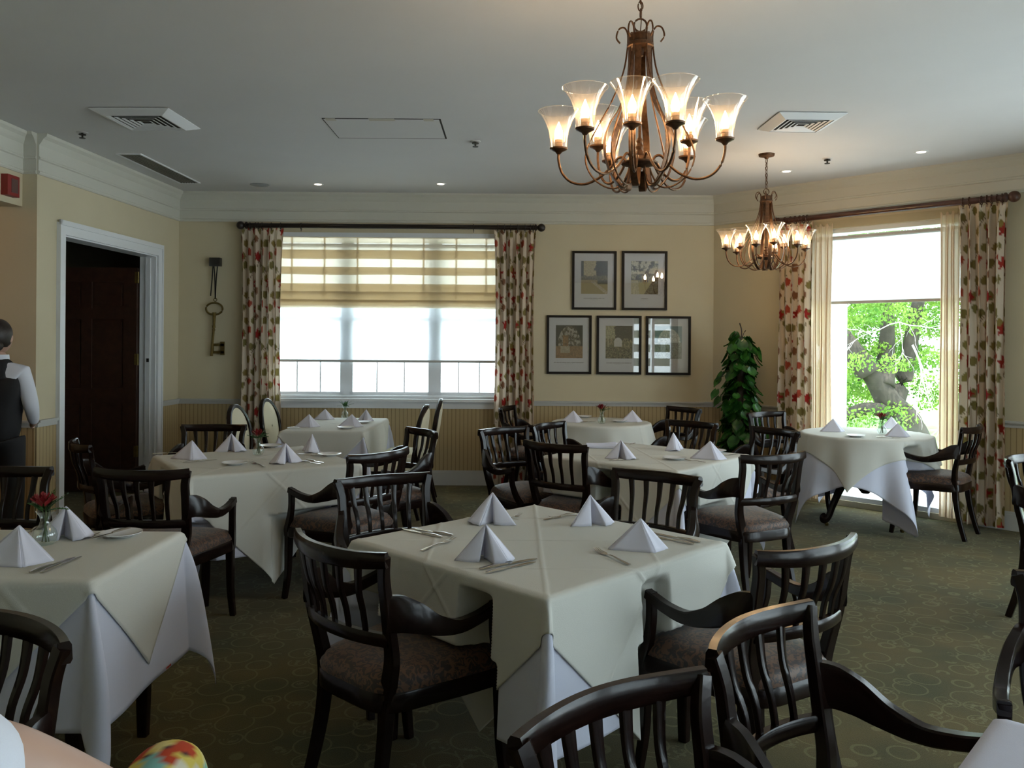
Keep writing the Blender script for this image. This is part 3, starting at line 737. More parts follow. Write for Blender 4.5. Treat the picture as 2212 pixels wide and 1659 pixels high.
# around the little round table and the window table
place(-.03 + .95 * .27, 8.08 - .08, R(-90 - 17), 'farthest dark armchair in front of the leaf curtain between window and pictures', G)
chair((1442, 877), (1512, 884), (-.84, -.53), 'dark armchair right of the small round table, under the lower right picture', G)
chair((1620, 892), (1691, 889), (.48, -.87), 'dark armchair tucked between the climbing plant and the leaf curtain', G)
place(3.58 - .72 * .27, 6.50 + .69 * .27, math.atan2(.69, -.72) - math.pi / 2, 'dark armchair alone on the carpet at the right of the garden window table', G)
# foreground
chair((1135, 1590), (1508, 1452), (.62, -.785), 'dark armchair in the close foreground at the bottom centre, showing a shiny curved top rail', G)
chair((1552, 1395), (1745, 1308), (.72, -.69), 'dark armchair in the foreground with a long sweeping arm reaching to the corner tablecloth', G)
c_ = Vector((1.61, 2.21)); f_ = Vector((-.45, -.9)).normalized()
place(c_.x + f_.x * .27, c_.y + f_.y * .27, math.atan2(f_.y, f_.x) - math.pi / 2, 'dark armchair cut by the right edge, its arm sweeping down towards the corner tablecloth', G)
c_ = Vector((2.90, 4.72)); f_ = Vector((.67, -.74)).normalized()
place(c_.x + f_.x * .27, c_.y + f_.y * .27, math.atan2(f_.y, f_.x) - math.pi / 2, 'dark armchair at the right edge below the wide leaf curtain, standing alone', G)
c_ = Vector((-1.12, 1.83)); f_ = Vector((-.5, -.87)).normalized()
place(c_.x + f_.x * .27, c_.y + f_.y * .27, math.atan2(f_.y, f_.x) - math.pi / 2, 'dark armchair in the bottom left corner, directly before the left-edge table', G)

# cream oval-back chairs at the window table ---------------------------------
def make_oval():
    t = thing('oval_back_chair', 'x', 'chair')
    ol = smooth_poly([(-.19, -.2), (0, -.22), (.19, -.2), (.23, .0), (.235, .18), (0, .22), (-.235, .18), (-.23, .0)], 4); n = len(ol)
    prof = [(1.0, .42), (1.01, .44), (.97, .462), (.85, .476), (.5, .487), (.1, .49)]
    c = MB(); c.grid([(p.x * k, p.y * k, z) for k, z in prof for p in ol], n, len(prof), wrap=True); c.add([(p.x * .1, p.y * .1, .49) for p in ol], [tuple(range(n))]); c.build('seat', 'creamT', t)
    f = MB(); prof = [(.9, .37), (1.0, .37), (1.02, .375), (1.02, .418), (1.0, .422), (.9, .422)]
    f.grid([(p.x * k, p.y * k, z) for k, z in prof for p in ol], n, len(prof), wrap=True); f.build('seat_frame', 'wood', t)
    for s in (-1, 1):
        MB().sweep([(s * .16, -.27, 0), (s * .155, -.22, .2), (s * .15, -.195, .4)], [.028, .034, .04], [.028, .034, .04], side=(1, 0, 0)).build('leg', 'wood', t)
        MB().sweep([(s * .21, .18, 0), (s * .21, .18, .2), (s * .21, .17, .4)], [.026, .034, .042], [.026, .034, .042], side=(1, 0, 0)).build('leg', 'wood', t)
    ring = []; inn = []
    for i in range(28):
        a = 2 * math.pi * i / 28; x = .205 * math.cos(a); z = .71 + .235 * math.sin(a); y = -.215 - .16 * (z - .45) - .02 * (1 - (x / .2) ** 2)
        ring.append((x, y, z)); inn.append((x, z))
    MB().sweep(ring, .036, .036, side=(0, 1, 0), smooth=1, closed=True).build('back_frame', 'wood', t)
    b = MB(); K = [(1, 0), (.9, .018), (.6, .026), (.05, .03)]
    for sg in (1, -1):
        V = [(x * k, -.215 - .16 * ((.71 + (z - .71) * k) - .45) - .02 + sg * (h + .004), .71 + (z - .71) * k) for k, h in K for x, z in inn]
        b.grid(V, 28, 4, wrap=True)
    b.build('backrest', 'creamT', t)
    for s in (-1, 1): MB().sweep([(s * .12, -.20, .40), (s * .13, -.222, .47), (s * .14, -.235, .54)], .03, .028, side=(1, 0, 0)).build('back_support', 'wood', t)
    return t
ov = make_oval(); OG = 'cream oval-back chairs'
def oval_at(o, x, y, rz, label): o.location = (x, y, 0); o.rotation_euler = (0, 0, rz); o['label'] = label; o['group'] = OG
oval_at(ov, -2.02, 6.98, R(-90 - 4), 'cream oval-back chair farther left of the two by the left curtain')
o2 = dup(ov, (-1.98, 7.72, 0), R(-90 - 5), 'cream oval-back chair close to the window table, its back against the left curtain', OG)
o3 = dup(ov, (-1.04, 7.15, 0), R(90 - 2), 'nearer cream oval-back chair right of the window table, seat seen between dark slats', OG)
o4 = dup(ov, (-.98, 7.85, 0), R(90 + 5), 'farther cream oval-back chair right of the window table, only its top showing', OG)

# ------------------------------------------------------------------ tables and cloths
TT = .742
def legs_table(name, label, x, y, rz, a, b):
    t = thing(name, label, 'table', (x, y, 0), rz)
    MB().box(-a, a, -b, b, TT - .025, TT).build('tabletop', 'wood', t, smooth=False)
    MB().box(-a + .24, a - .24, -b + .2, b - .2, TT - .08, TT - .025).build('apron', 'wood', t, smooth=False)
    for sx in (-1, 1):
        for sy in (-1, 1): MB().sweep([(sx * (a - .09), sy * (b - .09), 0), (sx * (a - .09), sy * (b - .09), .3), (sx * (a - .09), sy * (b - .09), TT - .02)], [.035, .05, .055], [.035, .05, .055], side=(1, 0, 0)).build('leg', 'wood', t)
    return t
def pedestal_table(label, x, y, rz, Rr):
    t = thing('pedestal_table', label, 'table', (x, y, 0), rz)
    MB().lathe([(0, TT - .03), (Rr - .01, TT - .03), (Rr, TT - .02), (Rr, TT - .005), (Rr - .01, TT), (0, TT)], 48).build('tabletop', 'wood', t)
    MB().lathe([(0, .24), (.03, .245), (.05, .27), (.075, .30), (.08, .34), (.055, .38), (.04, .44), (.045, .55), (.06, .62), (.10, .68), (.16, .71), (.16, TT - .03), (0, TT - .03)], 24).build('column', 'wood', t)
    for i in range(4):
        q = Matrix.Rotation(R(90 * i), 4, 'Z'); pts = [(.05, .40), (.12, .425), (.20, .38), (.28, .27), (.345, .15), (.385, .07), (.43, .045), (.445, .075), (.42, .095)]
        MB().sweep([q @ Vector((x_, 0, z_)) for x_, z_ in pts], [.05, .052, .05, .046, .042, .04, .04, .036, .03], [.07, .075, .07, .06, .052, .05, .048, .04, .03], side=q @ Vector((0, 1, 0)), smooth=5, chamfer=.5).build('leg', 'wood', t)
        MB().lathe([(0, 0), (.014, .002), (.018, .02), (.012, .03)], 12, c=tuple(q @ Vector((.40, 0, 0)))).build('caster', 'brass', t)
    return t
def drape_cloth(half, rot, shape, gap, N, seed, hem=.0, crease=(0.,), wav=1.0, place_=None):
    """cloth square of half-size `half` (hx,hy) turned by `rot` laid over a table; shape=('rect',a,b) or ('disc',r)"""
    hx, hy = half; nx = N; ny = max(8, int(N * hy / hx)); rnd = np.random.RandomState(seed)
    u = np.linspace(-hx, hx, nx + 1); v = np.linspace(-hy, hy, ny + 1); U, V = np.meshgrid(u, v)
    c, s = math.cos(rot), math.sin(rot); X = U * c - V * s; Y = U * s + V * c
    r0 = .006
    if shape[0] == 'rect':
        a, b = shape[1], shape[2]; cx = np.clip(X, -a, a); cy = np.clip(Y, -b, b); dx = X - cx; dy = Y - cy
        r = np.hypot(dx, dy); rr = np.where(r > 1e-9, r, 1); ex, ey = dx / rr, dy / rr
        th = np.arctan2(np.abs(dy), np.abs(dx)); crn = np.sin(2 * th)
        k = crn ** 2
        sarc = cx - cy + 5 * np.sign(cy + cx)
        wv = .5 + .5 * np.sin(sarc * 9 + seed) * np.cos(sarc * 4 + 1.7 * seed)
        slope = .04 + .05 * wv * (1 - k) * wav + k * .42 * .3 * (1 - np.exp(-r / .3)) / np.maximum(r, .02)
        ang = np.arctan2(ey, ex)
        # the corner cloth gathers into one standing fold with a twist
        tw = .35 * crn * np.sin(r * 9 + seed)
        ex, ey = np.cos(ang + tw * .25), np.sin(ang + tw * .25)
    else:
        Rr = shape[1]; rad = np.hypot(X, Y); ang = np.arctan2(Y, X); f = np.where(rad > Rr, Rr / np.maximum(rad, 1e-9), 1)
        cx, cy = X * f, Y * f; r = np.maximum(rad - Rr, 0); ex, ey = np.cos(ang), np.sin(ang)
        nf = shape[2] if len(shape) > 2 else 9
        slope = .10 + .17 * (.5 + .5 * np.cos(nf * ang + shape[3])) + .03 * np.sin(17 * ang + 2)
    o = np.minimum(r, .012) * .8 + np.maximum(r - .012, 0) * slope
    dz = np.sqrt(np.maximum(r * r - o * o, 0))
    out = gap * np.minimum(1, r / .01)
    PX = cx + ex * (o + out); PY_ = cy + ey * (o + out); PZ = TT + gap + .001 - dz
    wr = np.zeros_like(PZ)
    for q in crease:
        for A_ in (U, V): wr += .0026 * np.exp(-((A_ - q * (hx if A_ is U else hy)) / .0055) ** 2)
    top = r < 1e-9
    PZ = PZ + np.where(top, wr, 0); PX = PX + np.where(top, 0, ex * wr * 1.8); PY_ = PY_ + np.where(top, 0, ey * wr * 1.8)
    PZ = np.maximum(PZ, .006 + gap * .2)
    if place_ is not None:
        tx, ty, tz = place_; ct, st = math.cos(tz), math.sin(tz)
        for (qx, qy, qz) in CHAIRS:
            if math.hypot(qx - tx, qy - ty) > 1.5: continue
            WXx = PX * ct - PY_ * st + tx; WYy = PX * st + PY_ * ct + ty
            cq, sq = math.cos(qz), math.sin(qz); lx = (WXx - qx) * cq + (WYy - qy) * sq; ly = -(WXx - qx) * sq + (WYy - qy) * cq
            al = np.abs(lx); arm = np.clip((al - .21) / .035, 0, 1) * np.clip((.37 - al) / .05, 0, 1) * np.clip((.715 - PZ) / .04, 0, 1)
            low = np.clip((.515 - PZ) / .025, 0, 1) * np.clip((.40 - al) / .10, 0, 1)
            lim = np.where(low * .264 > arm * .178, .264, .168) + (.014 if gap < .005 else 0.)
            bx = np.maximum(arm, low); bz = 1; act = (ly > -.45) & (ly < lim)
            nly = np.where(act, ly + (lim - ly) * bx * bz, ly)
            dlt = nly - ly; wx, wy = -sq * dlt, cq * dlt
            PX = PX + wx * ct + wy * st; PY_ = PY_ - wx * st + wy * ct
    mb = MB(); mb.grid(np.stack([PX, PY_, PZ], -1).reshape(-1, 3).tolist(), nx + 1, ny + 1)
    return mb
def cloth(kind, label, x, y, rz, half, rot, shape, seed, top=False, N=110, crease=(0.,)):
    h = half if isinstance(half, tuple) else (half, half)
    mb = drape_cloth(h, rot, shape, .0085 if top else .0025, N, seed, crease=crease, place_=(x, y, rz))
    o = mb.build(kind, 'cream' if top else 'whitecloth', loc=(x, y, 0), rz=rz, angle=180)
    md = o.modifiers.new('hem', 'SOLIDIFY'); md.thickness = .0015; md.offset = 1
    tag(o, label, 'tablecloth', 'cream top cloths' if top else 'white under cloths'); return o
SQ = ('rect', .485, .485)
# T1 centre, T2 left middle, T5 right middle: square tables, cream cloth laid diamond-wise
for (nm, x, y, deg, hd, l1, l2, l3) in (
    ('dining_table', .108, 3.145, 45, 1.115, 'square dining table in the middle of the room, hidden under its cloths', 'white under cloth hanging in long points from the central table', 'cream top cloth laid cornerwise over the central table, with pressed creases'),
    ('dining_table', -1.615, 5.24, 34, 1.15, 'square dining table near the doorway, hidden under its cloths', 'white under cloth of the table near the doorway', 'cream top cloth with a long front point on the table near the doorway'),
    ('dining_table', .91, 5.565, 50, 1.12, 'square dining table between the central table and the little round one, under cloths', 'white under cloth of the table behind the central one', 'cream top cloth of the table behind the central one')):
    legs_table(nm, l1, x, y, R(deg), .48, .48)
    cloth('tablecloth', l2, x, y, R(deg), .95, 0, SQ, int(deg), N=170)
    cloth('table_topper', l3, x, y, R(deg), hd * .7071, R(45), SQ, int(deg), True, N=240, crease=(0., -.5, .5))
# T7 left edge and T3 window: oblong tables
for (x, y, deg, l1, l2, l3) in (
    (-1.92, 2.925, -1, 'oblong dining table cut by the left edge, one dark leg showing', 'white under cloth with a red laundry mark, falling from the table at the left edge', 'cream top cloth hanging in a point from the table at the left edge'),
    (-1.56, 7.50, 89, 'oblong dining table below the back window, hidden under its cloths', 'white under cloth of the table below the back window', 'cream top cloth of the table below the back window')):
    a, b = (.62, .33) if y < 5 else (.60, .33)
    legs_table('dining_table', l1, x, y, R(deg), a, b)
    sh = ('rect', a + .003, b + .003)
    cloth('tablecloth', l2, x, y, R(deg), (a + .46, b + .45), 0, sh, 5, N=130)
    cloth('table_topper', l3, x, y, R(deg), .715, R(45), sh, 5, True, N=120, crease=(0.,))
# laundry mark on the hem of the left-edge cloth
mk = MB()
for i, w in enumerate((.004, .006, .003, .006, .004)): mk.box(i * .0085, i * .0085 + w, -.0006, .0006, 0, .007)
pm = P(376, 1419, .29); tag(mk.build('laundry_mark', mat('mark_red', (.55, .05, .02), .8), loc=(-1.252, 3.04, .297), rz=R(90), smooth=False), 'tiny red printed laundry mark at the hem of the left white cloth', 'laundry mark')
# T4 small round, T6 garden-window round
pedestal_table('small round pedestal table under the framed pictures, hidden under its cloths', .85, 7.90, R(20), .45)
cloth('tablecloth', 'white under cloth of the small round table beneath the pictures', .85, 7.90, 0, .80, R(10), ('disc', .45, 9, 1.), 2, N=120)
cloth('table_topper', 'cream cloth falling in soft even folds round the small table beneath the pictures', .85, 7.90, 0, .66, R(42), ('disc', .45, 9, 1.), 2, True, N=120)
pedestal_table('round pedestal table with dark scrolled legs at the garden window', 2.99, 7.03, R(20), .50)
cloth('tablecloth', 'white under cloth trailing long points to the carpet at the garden window table', 2.99, 7.03, 0, .88, R(192 + 45), ('disc', .505, 10, 2.3), 3, N=130)
cloth('table_topper', 'cream top cloth hanging in a point over the garden window table', 2.99, 7.03, 0, .66, R(235 + 45), ('disc', .505, 10, 2.3), 3, True, N=120)
# T8 table at the lower right corner
legs_table('dining_table', 'dining table at the lower right corner, only its cloth corner in view', 1.03, 1.065, R(-42), .44, .44)
cloth('tablecloth', 'white cloth corner cut by the lower right corner of the picture', 1.03, 1.065, R(-42), .85, 0, ('rect', .443, .443), 7, N=90)

# ------------------------------------------------------------------ things on the tables
ZT = TT + .0105
def napkin_mesh(v):
    """stiff folded tent: flat wings meeting at a sharp leaning ridge, double-layered edges"""
    mb = MB(); n = 10
    def tri(a, b, apex, belly=.0, nrm=(0, -1, 0), off=(0, 0, 0)):
        a, b, c = Vector(a) + Vector(off), Vector(b) + Vector(off), Vector(apex) + Vector(off) * .4; nn = Vector(nrm); V = []
        for j in range(n + 1):
            t = j / n
            for i in range(n + 1):
                q = i / n; p = (a * (1 - q) + b * q) * (1 - t) + c * t
                V.append(p + nn * belly * math.sin(math.pi * q) * (1 - t) * (.3 + t) + Vector((0, 0, .0015 * math.sin(q * 9) * (1 - t))))
        mb.grid(V, n + 1, n + 1)
    if v == 0:
        A_ = (.012, .012, .108)
        tri((-.112, -.012, .001), (.055, -.058, .001), A_, -.008); tri((.055, -.058, .001), (.112, .006, .001), A_, -.006, (.6, -.6, 0))
        tri((-.108, -.004, .001), (.0, .052, .001), A_, .004, (0, 1, 0)); tri((.0, .052, .001), (.110, .010, .001), A_, .004, (0, 1, 0))
        tri((-.106, -.016, .001), (.05, -.062, .001), (.010, .010, .102), -.006, off=(0, -.003, 0))
    else:
        A_ = (.0, .008, .118); m = 1 if v == 1 else -1
        def f(p): return (p[0] * m, p[1], p[2])
        tri(f((-.105, .012, .001)), f((-.030, -.030, .001)), A_, .012, (0, -1, 0)); tri(f((-.030, -.030, .001)), f((-.018, .020, .001)), A_, .004, (1, 0, 0))
        tri(f((-.004, .018, .001)), f((.012, -.070, .001)), A_, -.010, (-m, 0, 0)); tri(f((.012, -.070, .001)), f((.060, -.072, .012)), A_, .010, (0, -1, 0)); tri(f((.060, -.072, .012)), f((.098, -.010, .001)), A_, .012, (m * .7, -.7, 0))
        tri(f((-.105, .014, .001)), f((.0, .058, .001)), A_, .008, (0, 1, 0)); tri(f((.0, .058, .001)), f((.098, -.006, .001)), A_, .008, (0, 1, 0))
    return mb
NAP = []
for s in range(3):
    o = napkin_mesh(s).build('napkin', 'napkin', angle=40); md = o.modifiers.new('thick', 'SOLIDIFY'); md.thickness = .003; NAP.append(o)
napused = [False] * 3
def napkin(px, py, rz, label, v=0, sc=1.):
    p = P(px, py, ZT); o = NAP[v]
    if napused[v]: o = o.copy(); COL.objects.link(o)
    napused[v] = True; o.location = (p.x, p.y, ZT); o.rotation_euler = (0, 0, R(rz)); o.scale = (sc, sc, sc)
    return tag(o, label, 'napkin', 'folded white napkins')
napkin(1378, 1186, 0, 'white tent-folded napkin nearest the right edge of the central table', 0, 1.0)
napkin(1278, 1132, 40, 'white peaked napkin with an open fold at the far right side of the central table', 1)
napkin(1062, 1130, -30, 'white peaked napkin at the far left side of the central table, standing partly behind another', 2, 1.05)
napkin(1050, 1210, 14, 'tall white peaked napkin at the front left of the central table beside two knives', 1, 1.02)
napkin(408, 991, -8, 'white tent-folded napkin nearest the left corner of the table by the doorway', 0, 1.05)
napkin(500, 975, 25, 'white peaked napkin beside the vase on the table by the doorway', 1)
napkin(617, 1000, 20, 'white peaked napkin in the middle front of the table by the doorway', 2)
napkin(672, 976, -35, 'white napkin with a curled fold at the far right of the table by the doorway', 1)
napkin(664, 922, 0, 'white tent napkin at the front left of the table under the back window', 0)
napkin(700, 906, 10, 'white tent napkin at the far left of the table under the back window', 0, .9)
napkin(757, 922, 5, 'white tent napkin at the front right of the table under the back window', 0)
napkin(790, 909, -20, 'white tent napkin at the far right of the table under the back window', 1, .9)
napkin(1236, 912, -5, 'white tent napkin at the left of the small round table below the pictures', 0)
napkin(1364, 911, 5, 'white tent napkin at the right of the small round table below the pictures', 0)
napkin(1342, 991, 8, 'white peaked napkin at the near left of the table behind the central one', 1)
napkin(1456, 972, 35, 'white peaked napkin at the far side of the table behind the central one', 2)
napkin(1530, 991, -12, 'white peaked napkin at the right of the table behind the central one', 0, 1.05)
napkin(1798, 932, 0, 'shaded napkin at the left of the garden window table', 0)
napkin(1938, 943, 0, 'shaded napkin at the right of the garden window table', 0)
napkin(1925, 925, 10, 'pale napkin standing behind the other one on the garden window table', 0, .95)
napkin(28, 1216, 8, 'large white tent napkin at the left edge, front of the left table', 0, 1.12)
napkin(143, 1163, 35, 'white peaked napkin between rose vase and plate on the left-edge table', 1, 1.0)
# fallen rolled napkin
p = P(1300, 969, ZT); mb = MB(); mb.tube([(-.11, 0, .022), (0, .004, .02), (.10, -.004, .024)], [.018, .020, .026]); mb.add([(.10, -.03, 0), (.17, -.02, .002), (.16, .03, .03), (.09, .02, .045)], [(0, 1, 2, 3)])
tag(mb.build('napkin', 'napkin', loc=(p.x, p.y, ZT)), 'rolled white napkin lying flat on the table behind the central one', 'napkin')

def knife_mesh():
    mb = MB(); mb.sweep([(-.115, 0, .004), (-.06, 0, .006), (-.005, 0, .005)], [.012, .015, .009], [.005, .008, .005], side=(0, 1, 0))
    mb.sweep([(-.005, 0, .003), (.04, .001, .003), (.09, .001, .003), (.118, -.004, .003)], [.012, .018, .017, .003], .0018, side=(0, 1, 0)); return mb
def fork_mesh():
    mb = MB(); mb.sweep([(-.10, 0, .004), (-.05, 0, .006), (.0, 0, .008), (.03, 0, .003)], [.014, .009, .005, .008], .003, side=(0, 1, 0))
    mb.sweep([(.03, 0, .003), (.045, 0, .004), (.055, 0, .005)], [.010, .023, .023], .002, side=(0, 1, 0))
    for k in range(4): y = -.009 + .006 * k; mb.sweep([(.052, y, .005), (.075, y, .006), (.095, y, .011)], [.003, .0028, .0015], .0018, side=(0, 1, 0), smooth=2)
    return mb
KN = knife_mesh().build('knife', 'silver'); FK = fork_mesh().build('fork', 'silver'); cut_used = {}
def cutlery(kind, a, b, label, dz=0.):
    """handle end a, tip b in picture pixels"""
    pa, pb = P(*a, ZT + dz), P(*b, ZT + dz); src = KN if kind == 'knife' else FK; d = pb - pa
    o = src
    if cut_used.get(kind): o = src.copy(); COL.objects.link(o)
    cut_used[kind] = True; c = (pa + pb) / 2; o.location = (c.x, c.y, ZT + dz + .001); o.rotation_euler = (0, 0, math.atan2(d.y, d.x))
    s = max(.8, min(1.15, d.length / (.233 if kind == 'knife' else .195))); o.scale = (s, s, 1)
    return tag(o, label, kind, 'silver cutlery')
for args in (
    ('knife', (1050, 1240), (1155, 1216), 'silver knife nearer the edge in the pair by the tall front napkin, central table'),
    ('knife', (1036, 1232), (1158, 1209), 'silver knife farther from the edge in the pair by the tall front napkin, central table'),
    ('knife', (955, 1163), (868, 1144), 'silver knife left in the pair at the far left edge of the central table'),
    ('knife', (978, 1159), (892, 1143), 'bright-handled silver knife, right in the pair at the central table far left edge'),
    ('fork', (912, 1192), (982, 1166), 'silver fork lying alone on the left part of the central table'),
    ('fork', (1358, 1222), (1286, 1190), 'silver fork lying alone near the right front edge of the central table'),
    ('knife', (1498, 1178), (1408, 1160), 'silver knife nearer the table edge of the pair right of the central table napkin'),
    ('knife', (1512, 1174), (1412, 1153), 'silver knife farther from the table edge of the pair right of the central table napkin'),
    ('fork', (1398, 1137), (1366, 1152), 'silver fork half hidden behind the right napkin of the central table'),
    ('knife', (1238, 1112), (1178, 1124), 'silver knife at the far middle edge of the central table'),
    ('fork', (1250, 1116), (1192, 1121), 'silver fork crossing a knife at the far middle edge of the central table'),
    ('fork', (1092, 1128), (1124, 1114), 'silver fork behind the back left napkin of the central table'),
    ('knife', (64, 1240), (160, 1206), 'silver knife left in the pair at the front edge of the left-edge table'),
    ('knife', (88, 1240), (174, 1204), 'silver knife right in the pair at the front edge of the left-edge table'),
    ('fork', (243, 1150), (182, 1163), 'silver fork lying under the butter knife by the plate on the left-edge table'),
    ('knife', (82, 1140), (50, 1162), 'silver knife behind the rose vase on the left-edge table'),
    ('knife', (655, 998), (690, 1003), 'silver knife left of two at the right front edge of the table by the doorway'),
    ('knife', (662, 994), (700, 1001), 'silver knife right of two at the right front edge of the table by the doorway'),
    ('fork', (570, 1010), (543, 1000), 'silver fork at the front edge of the table by the doorway'),
    ('knife', (395, 1000), (468, 994), 'silver knife in front of the left napkin on the table by the doorway'),
    ('knife', (345, 981), (378, 979), 'silver knife at the left corner of the table by the doorway'),
    ('fork', (645, 982), (690, 986), 'silver fork beside the curled napkin on the table by the doorway'),
    ('knife', (632, 925), (655, 924), 'silver knife at the front left corner of the table under the back window'),
    ('knife', (1315, 996), (1380, 993), 'silver knife in front of the left napkin on the table behind the central one'),
    ('knife', (1270, 962), (1330, 959), 'silver knife at the far left of the table behind the central one'),
    ('fork', (1335, 962), (1372, 960), 'silver fork at the far side of the table behind the central one'),
    ('fork', (1520, 1000), (1480, 995), 'silver fork in front of the right napkin on the table behind the central one'),
    ('knife', (1565, 985), (1582, 983), 'silver knife at the right corner of the table behind the central one'),
    ('knife', (1255, 913), (1285, 911), 'silver knife on the small round table under the pictures'),
    ('knife', (1905, 946), (1935, 947), 'silver knife before the right napkin on the garden window table')):
    cutlery(*args)
def plate_mesh(r):
    return MB().lathe([(0, .002), (r * .55, .002), (r * .62, .006), (r, .016), (r, .018), (r * .62, .009), (r * .5, .006), (0, .006)], 40)
PL = plate_mesh(.075).build('side_plate', 'china'); pu = [False]
def plate(px, py, label, s=1.):
    p = P(px, py, ZT); o = PL
    if pu[0]: o = o.copy(); COL.objects.link(o)
    pu[0] = True; o.location = (p.x, p.y, ZT); o.scale = (s, s, 1); return tag(o, label, 'plate', 'small white side plates')
plate(262, 1159, 'small white side plate with a knife across it on the left-edge table')
cutlery('knife', (268, 1146), (212, 1162), 'pearl-handled butter knife resting on the plate of the left-edge table', .019)
plate(507, 1004, 'white side plate at the left front of the table by the doorway'); plate(712, 985, 'white side plate at the right edge of the table by the doorway'); plate(585, 966, 'white side plate at the far edge of the table by the doorway')
plate(748, 926, 'white side plate before the front napkin on the table under the back window'); plate(785, 914, 'white side plate at the right of the table under the back window')
plate(1457, 993, 'white side plate at the centre front of the table behind the central one'); plate(1545, 977, 'white side plate at the far right of the table behind the central one')
plate(1262, 902, 'white side plate behind the left napkin on the small round table'); plate(1338, 912, 'white side plate right of the vase on the small round table'); plate(1848, 944, 'side plate on the front of the garden window table')

def vase(px, py, label, flower=True, s=1., seed=0, fern=True):
    rnd = random.Random(seed); p = P(px, py, ZT); t = thing('flower_vase', label, 'vase', (p.x, p.y, ZT)); t.scale = (s, s, s)
    MB().lathe([(0, .002), (.026, .002), (.036, .015), (.040, .032), (.034, .052), (.020, .068), (.015, .085), (.018, .100), (.030, .118)], 28).build('vessel', 'vaseglass', t)
    MB().tube([(.004, 0, .01), (0, 0, .06), (.003, 0, .11), (0, .0, .15)], .003).tube([(-.01, 0, .01), (.0, .004, .07), (.02, 0, .14)], .002).tube([(.012, .004, .01), (.0, .0, .08), (-.02, .01, .14)], .002).build('stem', 'stem', t)
    if flower:
        b = MB()
        for ring, (r, n, z, tl) in enumerate(((.008, 3, .168, .1), (.016, 5, .166, .35), (.024, 6, .160, .6), (.030, 7, .152, .95))):
            for i in range(n):
                a = 2 * math.pi * i / n + ring; V = []
                for jj in range(5):
                    q = jj / 4
                    for ii in range(5):
                        w = (ii - 2) / 2; rad = r * (.35 + .75 * q) + (q ** 2) * tl * .008; aa = a + w * (1.3 / max(2, n * .5)) * math.sin(.3 + 2.4 * q)
                        V.append((rad * math.cos(aa), rad * math.sin(aa), z - .018 + .034 * q - .008 * w * w * q))
                b.grid(V, 5, 5)
        b.build('rose_bloom', 'rose', t, loc=(-.006, 0, 0))
    f = MB()
    for k in range(9 if flower else 14):
        a = rnd.uniform(0, 6.28) if not flower else rnd.choice([0., .3, -.3, .6, 2.8, 3.3, 1.5, 4.7]) + rnd.uniform(-.3, .3); L_ = rnd.uniform(.06, .10); el = rnd.uniform(.3, 1.2)
        base_ = Vector((0, 0, .115)); d = Vector((math.cos(a) * math.cos(el), math.sin(a) * math.cos(el), math.sin(el)))
        for j in range(1, 8):
            q = base_ + d * L_ * j / 7 - Vector((0, 0, .02 * (j / 7) ** 2)); sd = d.cross(Vector((0, 0, 1))).normalized()
            for sg in (-1, 1):
                w = .022 * (1 - j / 9); e = q + sd * sg * w + d * .012 + Vector((0, 0, .004 * sg)); f.add([q, q + d * .005 + sd * sg * w * .5 + Vector((0, 0, .003)), e, q - d * .004 + sd * sg * w * .45], [(0, 1, 2, 3)])
    f.build('fern_sprig', 'fern', t, smooth=False)
    return t
vase(97, 1177, 'glass bulb vase with a dark red rose and fern on the left-edge table', seed=1, s=1.05)
vase(558, 983, 'glass vase with a red rose on the table by the doorway', seed=2, s=.95)
vase(745, 903, 'glass vase with green sprigs on the table under the back window', flower=False, seed=3, s=.95)
vase(1300, 915, 'glass vase with a crimson rose on the small round table under the pictures', seed=4, s=1.)
vase(1905, 938, 'slender glass vase with a rose against the garden window', seed=5, s=1.)
